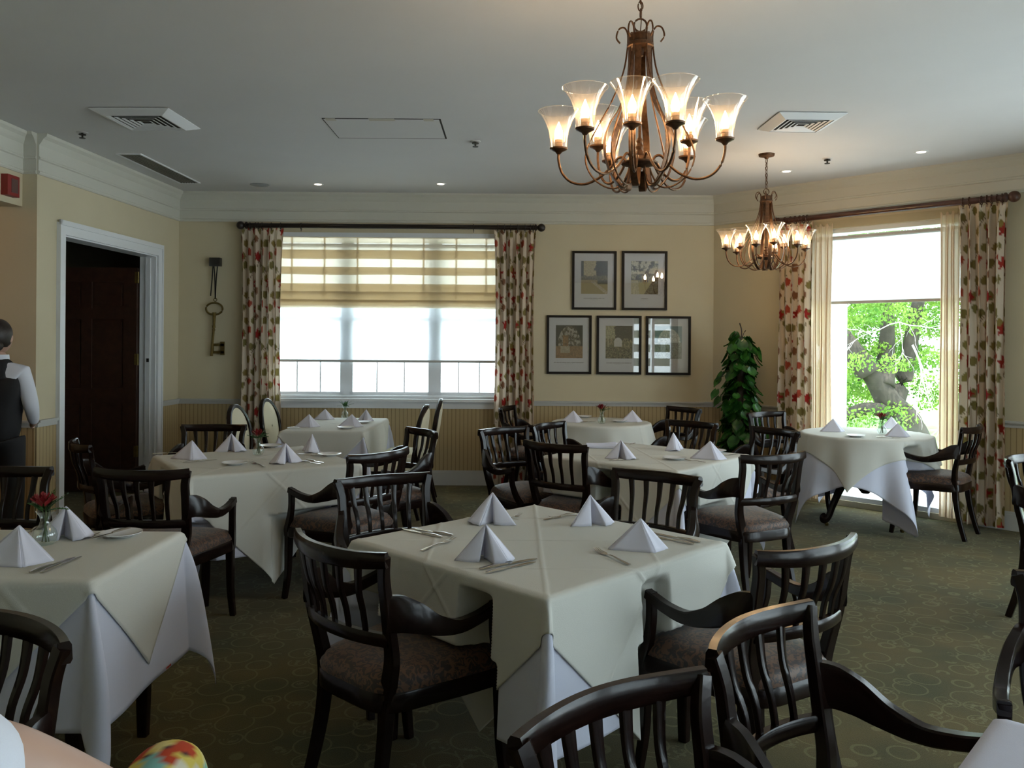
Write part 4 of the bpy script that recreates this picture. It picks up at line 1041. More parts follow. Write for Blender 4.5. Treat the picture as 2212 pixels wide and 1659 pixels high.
# ------------------------------------------------------------------ chandeliers
def chandelier(label, x, y, rot):
    t = thing('chandelier', label, 'chandelier', (x, y, CH), rot, 'bronze chandeliers with glass shades')
    Z = lambda z: z - 3.04
    MB().lathe([(0, Z(3.0)), (.012, Z(3.0)), (.02, Z(3.012)), (.06, Z(3.022)), (.065, Z(3.04)), (0, Z(3.04))], 28).build('canopy', 'bronze', t)
    ch = MB(); z = 3.0; k = 0
    while z > 2.77:
        q = Matrix.Rotation(R(90 * (k % 2)), 4, 'Z'); pts = []
        for i in range(14):
            a = 2 * math.pi * i / 14; pts.append(q @ Vector((.0095 * math.cos(a), 0, Z(z) - .017 + .019 * math.sin(a))))
        ch.tube(pts, .0025, closed=True, smooth=1); z -= .029; k += 1
    ch.tube([(.004, 0, Z(3.0)), (-.004, .003, Z(2.9)), (.004, -.002, Z(2.8)), (0, 0, Z(2.70))], .002)
    ch.build('chain', 'bronze', t)
    MB().tube([(.025 * math.cos(a), 0, Z(2.735) + .025 * math.sin(a)) for a in [2 * math.pi * i / 16 for i in range(16)]], .0038, closed=True, smooth=1).build('top_ring', 'bronze', t)
    MB().lathe([(0, Z(2.715)), (.008, Z(2.712)), (.012, Z(2.70)), (.04, Z(2.70)), (.047, Z(2.693)), (.047, Z(2.665)), (.052, Z(2.662)), (.052, Z(2.650)), (.044, Z(2.645)), (.014, Z(2.643)), (.012, Z(2.615)), (0, Z(2.61))], 28).build('crown_cap', 'bronze', t)
    prof = [(.043, 2.66), (.044, 2.58), (.054, 2.49), (.085, 2.405), (.122, 2.345), (.140, 2.29), (.138, 2.225), (.116, 2.155), (.083, 2.110), (.057, 2.103), (.045, 2.135), (.040, 2.175)]
    for i in range(6):
        a = R(60 * i + 10); c, s = math.cos(a), math.sin(a)
        MB().sweep([(r * c, r * s, Z(z)) for r, z in prof], .026, .0035, side=(-s, c, 0), smooth=4).build('strap', 'bronze', t)
    wp = [(.078, 2.668), (.092, 2.69), (.083, 2.722), (.062, 2.728), (.048, 2.70), (.050, 2.64), (.066, 2.55), (.110, 2.44), (.165, 2.34), (.203, 2.26), (.207, 2.20), (.175, 2.14), (.12, 2.105), (.075, 2.11), (.05, 2.15), (.04, 2.18)]
    for i in range(6):
        a = R(60 * i - 8); c, s = math.cos(a), math.sin(a)
        MB().tube([(r * c, r * s, Z(z)) for r, z in wp], .0034, smooth=4).build('scroll_wire', 'bronze', t)
    MB().lathe([(0, Z(2.165)), (.008, Z(2.168)), (.012, Z(2.18)), (.03, Z(2.185)), (.070, Z(2.195)), (.072, Z(2.20)), (.05, Z(2.208)), (.045, Z(2.22)), (.03, Z(2.226)), (.018, Z(2.235)), (.012, Z(2.25)), (.016, Z(2.262)), (.010, Z(2.275)), (.014, Z(2.285)), (.006, Z(2.30)), (.004, Z(2.62)), (0, Z(2.62))], 28).build('hub', 'bronze', t)
    outer = [(.046, 2.195), (.062, 2.222), (.085, 2.222), (.115, 2.185), (.16, 2.148), (.215, 2.127), (.27, 2.138), (.307, 2.175), (.322, 2.225), (.322, 2.26)]
    inner = [(.042, 2.19), (.05, 2.215), (.07, 2.205), (.10, 2.165), (.14, 2.14), (.175, 2.15), (.20, 2.19), (.21, 2.24), (.21, 2.285)]
    for i in range(9):
        if i < 6: a = R(-90 + 60 * i + 14); path = outer; r, zc = .322, 2.26
        else: a = R(-90 + 120 * (i - 6) - 16); path = inner; r, zc = .21, 2.285
        c, s = math.cos(a), math.sin(a)
        arm = MB().tube([(q * c, q * s, Z(z)) for q, z in path], .0052, smooth=4).build('arm', 'bronze', t)
        X = (r * c, r * s, Z(zc))
        MB().lathe([(0, -.012), (.006, -.010), (.014, .0), (.034, .010), (.036, .016), (.016, .018), (.015, .034), (.0165, .036), (.0165, .05), (0, .05)], 20, c=X).build('cup', 'bronze', arm)
        sp = [(.031, .013), (.034, .022), (.0345, .05), (.040, .085), (.054, .122), (.072, .150), (.083, .163)]
        V = []; n = 48
        for rr, zz in sp:
            for kk in range(n):
                aa = 2 * math.pi * kk / n; q = rr * (1 + .012 * math.cos(12 * aa) * (1 if zz < .13 else 0)); V.append((X[0] + q * math.cos(aa), X[1] + q * math.sin(aa), X[2] + zz))
        MB().grid(V, n, len(sp), wrap=True).tube([(X[0] + .083 * math.cos(q), X[1] + .083 * math.sin(q), X[2] + .163) for q in [2 * math.pi * w / 32 for w in range(32)]], .0014, closed=True, smooth=1).build('glass_shade', 'shade', arm)
        MB().lathe([(.0001, .05), (.009, .052), (.0145, .062), (.016, .075), (.013, .090), (.007, .104), (.002, .118), (.0001, .121)], 14, c=X).build('bulb', 'bulb', arm)
    return t
c1 = PY(1383, 100, 3.24); chandelier('large bronze chandelier with nine lit glass bell shades hanging over the central table', c1.x, 3.24, 0)
c2 = P(1656, 333, CH); chandelier('farther bronze chandelier hanging before the tall garden window', c2.x, c2.y, R(16))

# ------------------------------------------------------------------ ceiling fittings
def vent(label, corners):
    p = [P(*c, CH) for c in corners]; c = sum(p, Vector()) / 4; e = (p[1] - p[0]); sz = (e.length + (p[2] - p[1]).length) / 2
    t = thing('ceiling_vent', label, 'air vent', (c.x, c.y, CH), math.atan2(e.y, e.x), 'square ceiling vents'); h = sz / 2
    f = MB()
    def ring(o, i, zo, zi, th=.004):
        V = []
        for r, z in ((o, zo), (i, zi), (i, zi - th), (o, zo - th)):
            V += [(-r, -r, z), (r, -r, z), (r, r, z), (-r, r, z)]
        F = []
        for k in range(4):
            for q in range(4): F.append((k * 4 + q, k * 4 + (q + 1) % 4, ((k + 1) % 4) * 4 + (q + 1) % 4, ((k + 1) % 4) * 4 + q))
        f.add(V, F)
    ring(h, h * .72, -.004, -.034, .004); f.build('vent_frame', 'white', t, smooth=False); f = MB()
    for k in range(5): q = h * (.70 - .13 * k); ring(q, q - h * .055, -.033, -.029, .002)
    f.build('louvre', 'white', t, smooth=False)
    MB().box(-h * .7, h * .7, -h * .7, h * .7, -.022, -.002).build('backing', 'darkgap', t, smooth=False)
vent('square white ceiling vent above the doorway side, with white louvres', ((196, 230), (358, 230), (423, 278), (284, 277)))
vent('square white ceiling vent between the two chandeliers and the right wall', ((1686, 238), (1823, 240), (1770, 281), (1646, 281)))
p = [P(*c, CH) for c in ((256, 332), (302, 332), (428, 393), (390, 394))]; c = sum(p, Vector()) / 4; L_ = (p[3] - p[0]).length; w = (p[1] - p[0]).length; d = p[3] - p[0]
t = thing('slot_grille', 'long narrow grey air grille in the ceiling beside the left wall', 'air grille', (c.x, c.y, CH), math.atan2(d.y, d.x))
MB().box(-L_ / 2, L_ / 2, -w / 2, w / 2, -.004, 0).build('grille_panel', 'grille', t, smooth=False)
f = MB(); q = .014; f.box(-L_ / 2 - q, L_ / 2 + q, -w / 2 - q, -w / 2, -.01, 0); f.box(-L_ / 2 - q, L_ / 2 + q, w / 2, w / 2 + q, -.01, 0); f.box(-L_ / 2 - q, -L_ / 2, -w / 2, w / 2, -.01, 0); f.box(L_ / 2, L_ / 2 + q, -w / 2, w / 2, -.01, 0)
f.build('grille_frame', 'white', t, smooth=False)
f = MB()
for k in range(7): y = -w / 2 + w * (k + .5) / 7; f.box(-L_ / 2, L_ / 2, y - .003, y + .003, -.009, -.004)
f.build('slat', 'grille', t, smooth=False)
# access hatch
p = [P(*c, CH) for c in ((695, 255), (950, 257), (967, 299), (732, 298))]
x0, x1, y0, y1 = (p[0].x + p[3].x) / 2, (p[1].x + p[2].x) / 2, (p[2].y + p[3].y) / 2, (p[0].y + p[1].y) / 2
y0, y1 = min(y0, y1), max(y0, y1)
t = thing('access_hatch', 'flush ceiling access hatch outlined by a thin dark gap, with repair patches', 'ceiling hatch', (0, 0, CH))
g_ = MB(); g_.box(x0, x1, y0, y0 + .008, -.003, 0); g_.box(x0, x1, y1 - .008, y1, -.003, 0); g_.box(x0, x0 + .005, y0, y1, -.003, 0); g_.box(x1 - .012, x1, y0, y1, -.003, 0); g_.build('gap', 'darkgap', t, smooth=False)
MB().box(x0 + .005, x1 - .012, y0 + .008, y1 - .008, -.0025, 0).build('hatch_panel', 'ceiling', t, smooth=False)
xm = (x0 + x1) / 2; pm_ = mat('patch', (.50, .47, .40), .9)
for (a, b) in ((xm - .09, xm + .09), (x0 + .02, x0 + .09), (x1 - .12, x1 - .05)): MB().box(a, b, y0 - .005, y0 + .05, -.0035, -.002).build('repair_patch', pm_, t, smooth=False)
def sprinkler(px, py, label):
    p = P(px, py, CH); t = thing('sprinkler', label, 'fire sprinkler', (p.x, p.y, CH), 0, 'ceiling fire sprinklers')
    MB().lathe([(0, -.006), (.036, -.006), (.042, 0), (0, 0)], 24).build('escutcheon', 'ceiling', t)
    MB().lathe([(0, -.04), (.006, -.04), (.008, -.006), (.010, 0)], 12).lathe([(0, -.046), (.022, -.045), (.022, -.041), (0, -.040)], 16).lathe([(0, -.022), (.026, -.020), (.026, -.014), (0, -.012)], 16).build('nozzle', 'black', t)
sprinkler(178, 286, 'small ceiling sprinkler left of the vent near the left wall'); sprinkler(1027, 305, 'small ceiling sprinkler left of the big chandelier'); sprinkler(1787, 342, 'small ceiling sprinkler right of the farther chandelier')
def downlight(px, py, label):
    p = P(px, py, CH); t = thing('recessed_downlight', label, 'ceiling light', (p.x, p.y, CH), 0, 'small recessed downlights')
    MB().lathe([(.035, -.002), (.050, -.004), (.055, 0), (.035, 0)], 24).build('trim_ring', 'white', t)
    MB().lathe([(0, -.003), (.034, -.003), (.034, 0), (0, 0)], 20).build('lamp', 'downlight', t)
downlight(687, 398, 'recessed downlight above the left half of the back window'); downlight(952, 397, 'recessed downlight above the middle of the back window')
downlight(1699, 370, 'recessed downlight above the farther chandelier rod'); downlight(1990, 328, 'recessed downlight nearest the right wall cornice')
def speaker(px, py, label):
    p = P(px, py, CH); t = thing('ceiling_speaker', label, 'speaker', (p.x, p.y, CH), 0, 'round ceiling speakers')
    MB().lathe([(0, -.008), (.08, -.008), (.09, -.004), (.095, 0), (0, 0)], 32).build('grille_cover', 'speaker', t)
speaker(561, 399, 'round grey ceiling speaker above the left curtain'); speaker(1377, 401, 'round grey ceiling speaker behind the big chandelier')
# exit light box on the header, red with a darker face
p = PY(22, 401, 6.05)
t = thing('exit_sign', 'small dark red box sign on the wall above the passage at the left edge', 'wall sign', (-3.68, 6.06, p.z), 0)
MB().box(0, .05, -.075, .07, -.075, .075).build('sign_box', 'red', t, smooth=False)
MB().box(.05, .052, -.03, .05, -.05, .05).build('sign_face', mat('sign_face', (.10, .05, .045), .3), t, smooth=False)

# ------------------------------------------------------------------ pictures
rng = np.random.RandomState(4)
def fbm(x, y, seed, oct_=4):
    out = np.zeros_like(x); a = 1.; f = 1.
    for o in range(oct_):
        out += a * np.array([noise.noise(Vector((xx * f, yy * f, seed + o * 7.3))) for xx, yy in zip(x.ravel(), y.ravel())]).reshape(x.shape); a *= .55; f *= 2.1
    return out
def art(kind, x, y):
    """x,y in 0..1 (y up) -> rgb of a faded landscape photograph"""
    n1 = fbm(x * 6, y * 6, kind * 3.1); n2 = fbm(x * 22, y * 22, kind * 5.7, 2)
    c = np.zeros(x.shape + (3,))
    def put(mask, col, j=.25): c[mask] = (np.array(col) * (1 + j * n2[..., None]))[mask]
    if kind == 0:
        c[:] = (.42, .36, .22); put(y > .5, (.50, .44, .28)); put((y > .42) & (x > .55 + .1 * n1), (.10, .09, .08), .6); put((y > .45) & (x < .10), (.10, .09, .07)); put((y > .42) & (y < .55 + .05 * n1), (.22, .19, .13), .6); put((y < .38) & (x > .35 + (.38 - y) * 1.5) & (x < .5 + (.38 - y) * 1.6), (.52, .46, .36)); put((y < .42) & (y > .3) & (x > .62), (.16, .15, .13), .5)
    elif kind == 1:
        c[:] = (.50, .46, .28); put(y > .42, (.36, .35, .27), .9); put((y > .42) & (n1 > .12), (.14, .13, .14), .6); put((y > .62) & (n1 < -.05), (.62, .60, .50)); put((y > .36) & (y < .62) & (np.abs(x - .47) < .20) & (np.sin(x * 75) > 0), (.16, .15, .18)); put((y < .4) & (x < .30 - y * .1), (.56, .53, .40)); put((y < .5) & (x > .68 + (.42 - y) * -.5 + .3 * y), (.24, .21, .14), .6)
    elif kind == 2:
        c[:] = (.30, .25, .17); e = np.hypot((x - .5), (y - .42) * .75); put((y > .38), (.42, .38, .33), .4); put((y > .36) & (fbm(x * 9, y * 9, 9.) > -.02), (.15, .12, .08), .7); put((e > .42) & (y > .3), (.05, .045, .035), .4); put((np.abs(x - .56) < .018) & (y > .28) & (y < .8), (.08, .06, .04)); put((y > .36) & (y < .7) & (np.abs(x - .36) < .1), (.30, .18, .08), .5); put((y < .36), (.34, .22, .12), .3); put((y < .36) & (y > .16) & (np.abs(x - .35) < .17), (.46, .40, .30), .3)
    elif kind == 3:
        c[:] = (.22, .20, .12); put(y > .6, (.42, .40, .27), .5); put((y > .55) & (x > .35 + .1 * n1), (.12, .10, .07), .6); put((y < .62) & (fbm(x * 12, y * 12, 2.) > .05), (.36, .31, .20), .5); put((y < .35) & (n2 > .1), (.10, .08, .05)); m_ = (np.hypot((x - .46) / .15, (y - .5) / .135) < 1) | ((np.abs(x - .46) < .14) & (y > .36) & (y < .5)); put(m_, (.60, .58, .54), .05); put((np.abs(x - .1) < .02) & (y > .35), (.45, .42, .30))
    else:
        c[:] = (.26, .34, .36); m_ = (np.hypot((x - .52) / .42, (y - .5) / .42) < 1) & (y > .5); put(m_, (.60, .62, .58), .35); put(y < .5, (.34, .36, .32), .5); put((y < .5) & (np.abs(x - .3) < .1), (.50, .54, .54))
    return np.clip(c ** 1.35 * .95, .01, 1)
def picture(kind, px, label, caption):
    x0, y0, x1, y1 = px; Yp = 8.70 + .005 * (x0 > 1300) * 0
    a = PY(x0, (y0 + y1) / 2, 8.69 + .01); b = PY(x1, (y0 + y1) / 2, 8.70); tp = PY((x0 + x1) / 2, y0, 8.70).z; bt = PY((x0 + x1) / 2, y1, 8.70).z
    w, h = b.x - a.x, tp - bt; cx, cz = (a.x + b.x) / 2, (tp + bt) / 2
    t = thing('framed_picture', label, 'picture', XB @ Vector((cx - A.x, 0, cz)), math.atan2(B.y - A.y, B.x - A.x), 'five framed prints')
    f = MB(); q = .024; hw, hh = w / 2, h / 2; yb_, yf = -.004, -.026
    f.box(-hw, hw, yf, yb_, hh - q, hh); f.box(-hw, hw, yf, yb_, -hh, -hh + q); f.box(-hw, -hw + q, yf, yb_, -hh + q, hh - q); f.box(hw - q, hw, yf, yb_, -hh + q, hh - q)
    f.build('frame', 'frameblack', t, smooth=False)
    nx, nz = 110, 146; X_, Z_ = np.meshgrid(np.linspace(-hw + q, hw - q, nx), np.linspace(-hh + q, hh - q, nz))
    u = (X_ + hw) / w; v = (Z_ + hh) / h
    col = np.empty(X_.shape + (3,)); col[:] = (.52, .52, .53)
    m_ = (u > .205) & (u < .805) & (v > .27) & (v < .83); A_ = art(kind, np.clip((u - .205) / .6, 0, 1), np.clip((v - .27) / .56, 0, 1)); col[m_] = A_[m_]
    n2 = np.array([noise.noise(Vector((uu * 90, kind * 5., 0))) for uu in u[0]])
    line = (np.abs(v - .195) < .008) & (np.abs(u - .5) < caption) & (n2[None, :] > -.22); col[line] = (.24, .23, .22)
    line = (np.abs(v - .172) < .005) & (np.abs(u - .5) < .09) & (n2[None, ::-1] > -.1); col[line] = (.36, .35, .34)
    V = np.stack([X_, np.full_like(X_, -.008), Z_], -1).reshape(-1, 3)
    o = MB().grid(V.tolist(), nx, nz).build('print', 'print', t, smooth=False); paint(o, col.reshape(-1, 3))
    MB().box(-hw + q, hw - q, -.0155, -.0150, -hh + q, hh - q).build('glazing', 'pictureglass', t, smooth=False)
picture(0, (1236, 542, 1332, 669), 'black-framed print of a tree-lined gravel drive, upper left of the five pictures', .24)
picture(1, (1344, 542, 1442, 670), 'black-framed print of a pale avenue with columns, upper right of the five pictures', .08)
picture(2, (1181, 681, 1278, 808), 'black-framed print of a bare spreading tree, lower left of the five pictures', .34)
picture(3, (1289, 682, 1386, 809), 'black-framed print of a bright opening among shrubs, middle one of the lower row', .28)
picture(4, (1396, 683, 1493, 810), 'black-framed print of a pale domed shape reflecting a window, lower right of the five pictures', .0)

# ------------------------------------------------------------------ brass key on its hook
kp = PY(463, 680, 8.66)
t = thing('ornamental_key', 'giant brass key hanging by a dark strap from a black block on the back wall', 'wall ornament', (0, 0, 0))
def kk(px, py, y=8.655): return PY(px, py, y)
a, b = kk(454.5, 557), kk(477, 575)
MB().box(a.x, b.x, 8.62, 8.688, b.z, a.z).build('hook_block', 'black', t, smooth=False)
MB().sweep([kk(460, 574), kk(458, 605), kk(455, 639)], .012, .003, side=(1, 0, 0)).sweep([kk(462, 574), kk(464, 600), kk(465, 646)], .012, .003, side=(1, 0, 0)).sweep([kk(470, 574), kk(467, 605), kk(465, 646)], .012, .003, side=(1, 0, 0)).build('strap', 'black', t)
k_ = MB(); c = kk(463, 667); rx, rzz = .086, .062
k_.tube([(c.x + rx * math.cos(q), 8.655, c.z + rzz * math.sin(q)) for q in [2 * math.pi * i / 28 for i in range(28)]], .010, closed=True, smooth=1)
c = kk(465, 647.5); k_.tube([(c.x + .017 * math.cos(q), 8.655, c.z + .017 * math.sin(q)) for q in [2 * math.pi * i / 14 for i in range(14)]], .004, closed=True, smooth=1)
k_.tube([kk(463, 675), kk(463, 684), kk(462, 706), kk(459, 740), kk(457, 769)], [.022, .017, .013, .013, .015], smooth=4)
k_.tube([kk(462, 703), kk(462, 708)], .017, smooth=1); k_.tube([kk(462, 711), kk(461.5, 714)], .016, smooth=1)
for (x0, y0, x1, y1) in ((458, 742, 484, 748), (458, 758, 484, 764), (476, 738, 485, 767), (457, 748, 462, 758)):
    a, b = kk(x0, y0), kk(x1, y1); k_.box(a.x, b.x, 8.65, 8.66, b.z, a.z)
k_.build('key', 'brass', t)

# ------------------------------------------------------------------ climbing plant on a pole
def pole_plant(x, y):
    rnd = random.Random(8); t = thing('potted_plant', 'tall climbing pothos on a moss pole in the corner left of the garden window', 'plant', (x, y, 0))
    MB().lathe([(0, 0), (.13, 0), (.15, .02), (.17, .26), (.18, .28), (.165, .28), (.15, .25), (0, .24)], 28).build('pot', 'pot', t)
    MB().lathe([(0, .2), (.035, .2), (.032, 1.55), (0, 1.56)], 12).tube([(0, 0, 1.5), (.01, 0, 1.62), (-.01, 0, 1.70)], .006).tube([(0, 0, 1.52), (.03, 0, 1.60), (.05, 0, 1.63)], .004).build('moss_pole', 'bark', t)
    lv = MB(); st = MB()
    def leaf(c, out, size, droop):
        out = out.normalized(); side = out.cross(Vector((0, 0, 1))).normalized(); dn = (out * math.cos(droop) - Vector((0, 0, 1)) * math.sin(droop)).normalized(); nrm = side.cross(dn)
        V = []; L_ = 7
        for j in range(L_ + 1):
            q = j / L_; w = size * .42 * (math.sin(math.pi * min(1, q * 1.02 + .06)) ** .8) * (1.25 - .55 * q)
            ctr = c + dn * size * q + nrm * (-.10 * size * math.sin(q * 2.6))
            for sg in (-1, -.5, 0, .5, 1): V.append(ctr + side * sg * w + nrm * (.09 * size * abs(sg)) - dn * (.10 * size * abs(sg) * (1 - q) ** 3))
        lv.grid(V, 5, L_ + 1)
    for i in range(330):
        z = .3 + 1.3 * (i / 330) + rnd.uniform(-.03, .03); a = rnd.uniform(0, 2 * math.pi)
        hf = z / 1.6; rad = (.175 - .10 * max(0, hf - .35) / .65) * rnd.uniform(.45, 1.05)
        if rnd.random() < .07: rad += rnd.uniform(.05, .11)
        o_ = Vector((math.cos(a), math.sin(a), rnd.uniform(-.1, .25))); c = Vector((0, 0, z)) + o_ * rad; leaf(c, Vector((math.cos(a + rnd.uniform(-.7, .7)), math.sin(a + rnd.uniform(-.7, .7)), 0)), rnd.uniform(.09, .15), rnd.uniform(.5, 1.35))
        if i % 4 == 0: st.tube([(0, 0, z - .05), tuple(o_ * rad * .6 + Vector((0, 0, z + .01))), tuple(c)], .003, smooth=2)
    for (a, z, r) in ((math.pi, 1.17, .20), (math.pi * 1.05, 1.05, .24), (math.pi, .98, .2), (math.pi * .95, 1.22, .17), (0, 1.42, .13), (.2, 1.38, .15)):
        c = Vector((math.cos(a) * r, math.sin(a) * r, z)); st.tube([(0, 0, z - .06), tuple(c * .5 + Vector((0, 0, z * .5 + .02))), tuple(c)], .003, smooth=3); leaf(c, Vector((math.cos(a), math.sin(a) - .5, 0)), .12, .9)
    st.build('vine_stem', 'stem', t); o = lv.build('leaves', 'pothos', t, angle=60); tag(o, kind='stuff')
pole_plant(2.23, 8.13)

# ------------------------------------------------------------------ people
def skin_body(name, verts, edges, radii, m, parent=None, sub=2, root=0):
    me = bpy.data.meshes.new(name); me.from_pydata(verts, edges, []); me.materials.append(M[m] if isinstance(m, str) else m)
    o = bpy.data.objects.new(name, me); COL.objects.link(o)
    if parent: o.parent = parent
    sk = o.modifiers.new('skin', 'SKIN'); sk.use_smooth_shade = True
    for i, r in enumerate(radii):
        rr = r if isinstance(r, tuple) else (r, r); me.skin_vertices[0].data[i].radius = rr
    me.skin_vertices[0].data[root].use_root = True
    su = o.modifiers.new('sub', 'SUBSURF'); su.levels = sub; su.render_levels = sub
    return o
def ellip(mb, c, r, n=20, m=0, fn=None):
    V = []
    for j in range(n + 1):
        p_ = math.pi * j / n
        for i in range(n):
            a = 2 * math.pi * i / n; d = Vector((math.sin(p_) * math.cos(a), math.sin(p_) * math.sin(a), math.cos(p_)))
            if fn: d = fn(d)
            V.append((c[0] + r[0] * d.x, c[1] + r[1] * d.y, c[2] + r[2] * d.z))
    mb.grid(V, n, n + 1, m, wrap=True); return mb
def fingers(verts, edges, radii, wrist, palm, d, side, L=.085):
    """palm end, five unequal fingers rooted in the palm; d along the hand, side towards the thumb"""
    pi = len(verts); verts.append(tuple(palm)); edges.append((wrist, pi)); radii.append((.030, .014))
    nrm = d.cross(side).normalized()
    for k, (s, l) in enumerate(((.028, .86), (.010, 1.0), (-.010, .95), (-.028, .75))):
        b = palm + side * s + d * .02; q = [b, b + d * L * l * .45 + nrm * .004, b + d * L * l * .75 + nrm * .014, b + d * L * l + nrm * .028]; last = pi
        for j, p_ in enumerate(q): verts.append(tuple(p_)); edges.append((last, len(verts) - 1)); last = len(verts) - 1; radii.append(.0085 - .0008 * j)
    b = palm - d * .045 + side * .032; last = pi
    for j, p_ in enumerate((b, b + side * .020 + d * .022, b + side * .030 + d * .045)): verts.append(tuple(p_)); edges.append((last, len(verts) - 1)); last = len(verts) - 1; radii.append(.010 - .001 * j)
# standing server at the passage, seen from behind
def server(x, y, rz):
    t = thing('person', 'person in black vest and white shirt standing with back turned at the left edge', 'person', (x, y, 0), rz); s = .905
    v = [(0, 0, .98), (0, .0, 1.12), (0, -.01, 1.28), (0, -.01, 1.42), (0, 0, 1.50), (0, .01, 1.57)]; e = [(0, 1), (1, 2), (2, 3), (3, 4), (4, 5)]; r = [(.10, .07), (.095, .065), (.11, .07), (.09, .06), (.050, .050), (.050, .052)]
    for sg in (-1, 1):
        n0 = len(v); v += [(sg * .07, 0, .82), (sg * .10, .01, .50), (sg * .10, -.01, .10), (sg * .105, .10, .04)]; e += [(0, n0), (n0, n0 + 1), (n0 + 1, n0 + 2), (n0 + 2, n0 + 3)]; r += [.055, .05, .038, .033]
        n1 = len(v); v += [(sg * .165, -.005, 1.40), (sg * .235, -.02, 1.14), (sg * .19, .15, .99)]; e += [(3, n1), (n1, n1 + 1), (n1 + 1, n1 + 2)]; r += [.045, .034, .028]
        wi = n1 + 2; d = Vector((-sg * .5, .8, -.1)).normalized(); fingers(v, e, r, wi, Vector((sg * .15, .22, .98)), d, Vector((0, 0, 1)).cross(d).normalized() * .0 + Vector((0, 0, 1)))
    v = [tuple(c * s for c in q) for q in v]; r = [tuple(c * s for c in q) if isinstance(q, tuple) else q * s for q in r]
    skin_body('body', v, e, r, 'skin', t)
    hd = MB(); hz = 1.665 * s
    def face(d):
        if d.y > 0: d = Vector((d.x * (1 - .12 * max(0, -d.z)), d.y * (1 + .06 * max(0, 1 - abs(d.x) * 3) * (abs(d.z + .1) < .25)), d.z))
        return d
    ellip(hd, (0, .015, hz), (.073, .093, .112), 24, fn=face)
    hd.sweep([(0, .10, hz + .01), (0, .122, hz - .025), (0, .105, hz - .035)], [.014, .026, .018], .02, side=(1, 0, 0))
    for sg in (-1, 1): ellip(hd, (sg * .075, .0, hz - .005), (.010, .020, .032), 10)
    hd.build('head', 'skin', t)
    fm = MB(); [ellip(fm, (sg * .03, .100, hz + .012), (.011, .006, .006), 8) for sg in (-1, 1)]; fm.sweep([(-.024, .103, hz - .055), (0, .110, hz - .053), (.024, .103, hz - .055)], .006, .008, side=(0, 1, 0)); fm.build('face_features', 'hair', t)
    ha = MB(); ellip(ha, (0, -.012, hz + .018), (.084, .098, .112), 22, fn=lambda d: Vector((d.x, min(d.y, .45 + .5 * max(0, d.z)), d.z if d.z > -.75 else -.75))); ellip(ha, (0, -.07, hz - .055), (.055, .045, .045), 16); ha.build('hair', 'hair', t)
    sv = [(0, 0, .99), (0, 0, 1.12), (0, -.01, 1.28), (0, -.01, 1.42), (0, .0, 1.485)]; se = [(0, 1), (1, 2), (2, 3), (3, 4)]; sr = [(.162, .117), (.134, .104), (.154, .109), (.130, .094), (.064, .064)]
    for sg in (-1, 1): n0 = len(sv); sv += [(sg * .168, -.005, 1.40), (sg * .24, -.02, 1.14), (sg * .195, .14, 1.0)]; se += [(3, n0), (n0, n0 + 1), (n0 + 1, n0 + 2)]; sr += [.070, .058, .042]
    skin_body('shirt', [tuple(c * s for c in q) for q in sv], se, [tuple(c * s for c in q) if isinstance(q, tuple) else q * s for q in sr], 'shirt', t)
    MB().lathe([(.060 * s, 1.475 * s), (.068 * s, 1.49 * s), (.064 * s, 1.535 * s), (.060 * s, 1.53 * s)], 20, c=(0, .003, 0)).build('collar', 'shirt', t)
    vv = [(0, 0, .80), (0, 0, 1.08), (0, -.01, 1.28), (0, -.012, 1.44)]; vr = [(.182, .136), (.155, .124), (.180, .132), (.168, .120)]
    vv += [(.11, -.008, 1.45), (-.11, -.008, 1.45), (.17, -.008, 1.33), (-.17, -.008, 1.33)]
    ve = [(0, 1), (1, 2), (2, 3), (3, 4), (3, 5), (2, 6), (2, 7)]; vr += [.078, .078, .062, .062]
    skin_body('vest', [tuple(c * s for c in q) for q in vv], ve, [tuple(c * s for c in q) if isinstance(q, tuple) else q * s for q in vr], 'vest', t)
    tv = [(0, 0, 1.0)]; te = []; tr = [(.172, .125)]
    for sg in (-1, 1): n0 = len(tv); tv += [(sg * .09, 0, .86), (sg * .10, .01, .50), (sg * .10, -.01, .07)]; te += [(0, n0), (n0, n0 + 1), (n0 + 1, n0 + 2)]; tr += [.108, .085, .075]
    skin_body('trousers', [tuple(c * s for c in q) for q in tv], te, [tuple(c * s for c in q) if isinstance(q, tuple) else q * s for q in tr], 'vest', t)
    sh = MB()
    for sg in (-1, 1): ellip(sh, (sg * .095, .04, .04), (.045, .12, .04), 14)
    sh.build('shoes', 'black', t)
server(-3.555, 5.78, R(8))
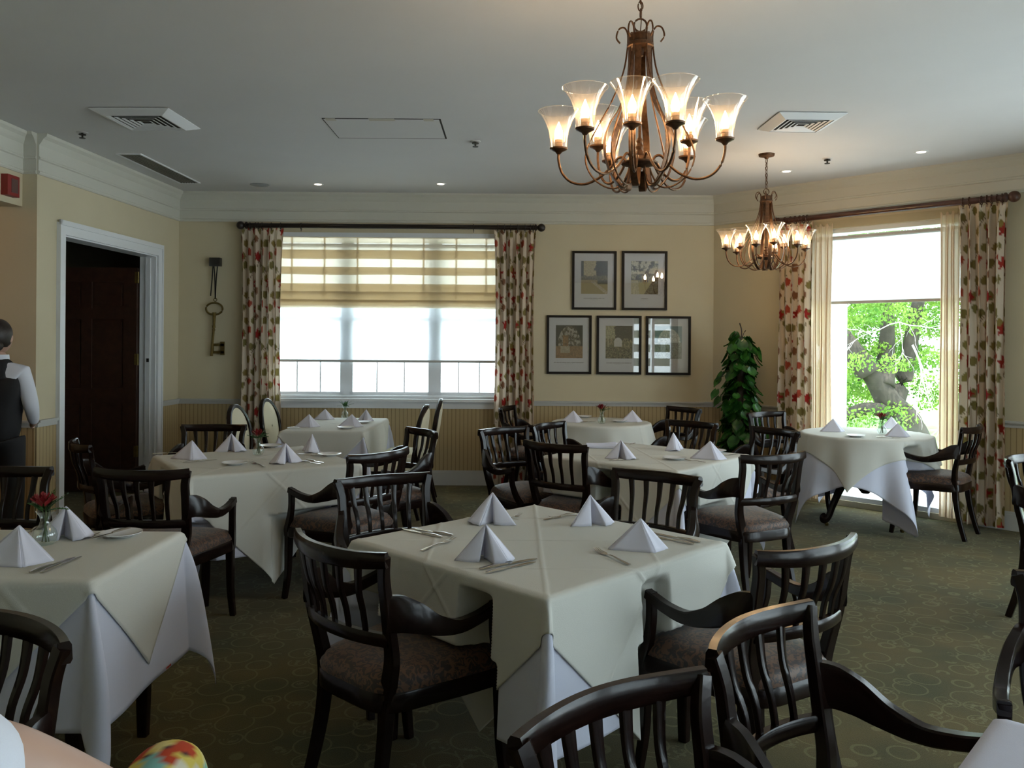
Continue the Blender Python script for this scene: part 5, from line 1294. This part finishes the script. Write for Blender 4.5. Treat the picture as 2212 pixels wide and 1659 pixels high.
# seated person whose bare arm and floral knee enter the lower left corner
def sitter():
    t = thing('person', 'seated person in white top and floral skirt, bare arm at the lower left corner', 'person', (-.80, .90, .02), 0)
    v = [(0, 0, .52), (0, .02, .66), (0, .03, .82), (0, .02, .97), (0, .03, 1.07), (0, .05, 1.16)]; e = [(0, 1), (1, 2), (2, 3), (3, 4), (4, 5)]; r = [(.15, .12), (.115, .09), (.125, .09), (.11, .07), (.055, .05), (.05, .05)]
    n0 = len(v); v += [(.19, .05, .995), (.255, .15, .90), (.30, .26, .80), (.24, .36, .68), (.14, .42, .66)]; e += [(3, n0), (n0, n0 + 1), (n0 + 1, n0 + 2), (n0 + 2, n0 + 3), (n0 + 3, n0 + 4)]; r += [.062, .052, .045, .034, .026]
    fingers(v, e, r, n0 + 4, Vector((.06, .47, .65)), Vector((-.5, .85, 0)).normalized(), Vector((-.85, -.5, 0)).normalized())
    n0 = len(v); v += [(-.19, .03, .99), (-.25, .08, .76), (-.16, .32, .69), (-.10, .42, .68)]; e += [(3, n0), (n0, n0 + 1), (n0 + 1, n0 + 2), (n0 + 2, n0 + 3)]; r += [.066, .045, .034, .026]
    fingers(v, e, r, n0 + 3, Vector((-.05, .49, .68)), Vector((.5, .85, 0)).normalized(), Vector((.85, -.5, 0)).normalized())
    for sg, kz, kx, ky, fx, fy in ((1, .61, .11, .72, .09, .80), (-1, .52, -.10, .52, -.1, .55)):
        n0 = len(v); v += [(sg * .09, .08, .52), (kx, ky, kz), (fx, fy + .02, .24 if sg > 0 else .10), (fx, fy + .16, .20 if sg > 0 else .045)]; e += [(0, n0), (n0, n0 + 1), (n0 + 1, n0 + 2), (n0 + 2, n0 + 3)]; r += [.095, .06, .038, .03]
    skin_body('body', v, e, r, 'skin', t)
    hd = MB(); ellip(hd, (0, .08, 1.27), (.075, .095, .115), 20); hd.sweep([(0, .17, 1.28), (0, .192, 1.245), (0, .175, 1.235)], [.014, .026, .018], .02, side=(1, 0, 0)); [ellip(hd, (sg * .077, .07, 1.265), (.01, .02, .03), 8) for sg in (-1, 1)]; hd.build('head', 'skin', t)
    ha = MB(); ellip(ha, (0, .055, 1.295), (.086, .10, .115), 20, fn=lambda d: Vector((d.x, min(d.y, .4 + .5 * max(0, d.z)), max(d.z, -1.)))); ha.build('hair', 'hair', t)
    sv = [(0, 0, .54), (0, .02, .67), (0, .03, .83), (0, .02, .975)]; se = [(0, 1), (1, 2), (2, 3)]; sr = [(.182, .152), (.148, .122), (.158, .122), (.142, .104)]
    sv += [(.205, .01, 1.005), (-.205, .01, 1.005)]; se += [(3, 4), (3, 5)]; sr += [.090, .090]
    skin_body('top', sv, se, sr, 'shirt', t)
    ss = MB(); ellip(ss, (.165, -.01, 1.00), (.105, .10, .088), 18); ss.build('sleeve', 'shirt', t)
    # floral skirt over the raised knee
    kv = [(0, 0, .56), (.10, .12, .575), (.15, .42, .61), (.14, .74, .655), (.13, .80, .42), (-.06, .12, .55), (-.09, .52, .54), (-.09, .58, .38)]
    ke = [(0, 1), (1, 2), (2, 3), (3, 4), (0, 5), (5, 6), (6, 7)]; kr = [(.19, .15), .12, .085, .066, .085, .12, .09, .08]
    o = skin_body('skirt', kv, ke, kr, 'floral', t, sub=3)
    dg = bpy.context.evaluated_depsgraph_get(); ev = o.evaluated_get(dg); me = bpy.data.meshes.new_from_object(ev); o.modifiers.clear(); o.data = me
    co = np.empty(len(me.vertices) * 3, np.float32); me.vertices.foreach_get('co', co); co = co.reshape(-1, 3)
    col = np.empty((len(co), 3)); pal = [(.62, .50, .10), (.70, .60, .24), (.45, .05, .015), (.20, .45, .42), (.62, .60, .48), (.06, .03, .04)]
    for i, p_ in enumerate(co):
        q = Vector(p_) * 16; a = noise.noise(q); b = noise.noise(q * 1.3 + Vector((9, 2, 4))); c = noise.noise(q * 1.1 + Vector((3, 8, 1)))
        k = 0 if a > -.1 else 1
        if b > .22: k = 2
        if c > .32: k = 3
        if c < -.36: k = 4
        if abs(b - .22) < .035: k = 5
        col[i] = pal[k]
    paint(o, col); me.materials.clear(); me.materials.append(M['floral'])
    for pl in me.polygons: pl.use_smooth = True
sitter()
# warm lamp in the passage at the left
ld = bpy.data.lights.new('passage_lamp', 'POINT'); ld.energy = 6.5; ld.color = (1, .52, .22); ld.shadow_soft_size = .12
lo = bpy.data.objects.new('passage_lamp', ld); COL.objects.link(lo); lo.location = (-5.0, 5.0, 2.6)
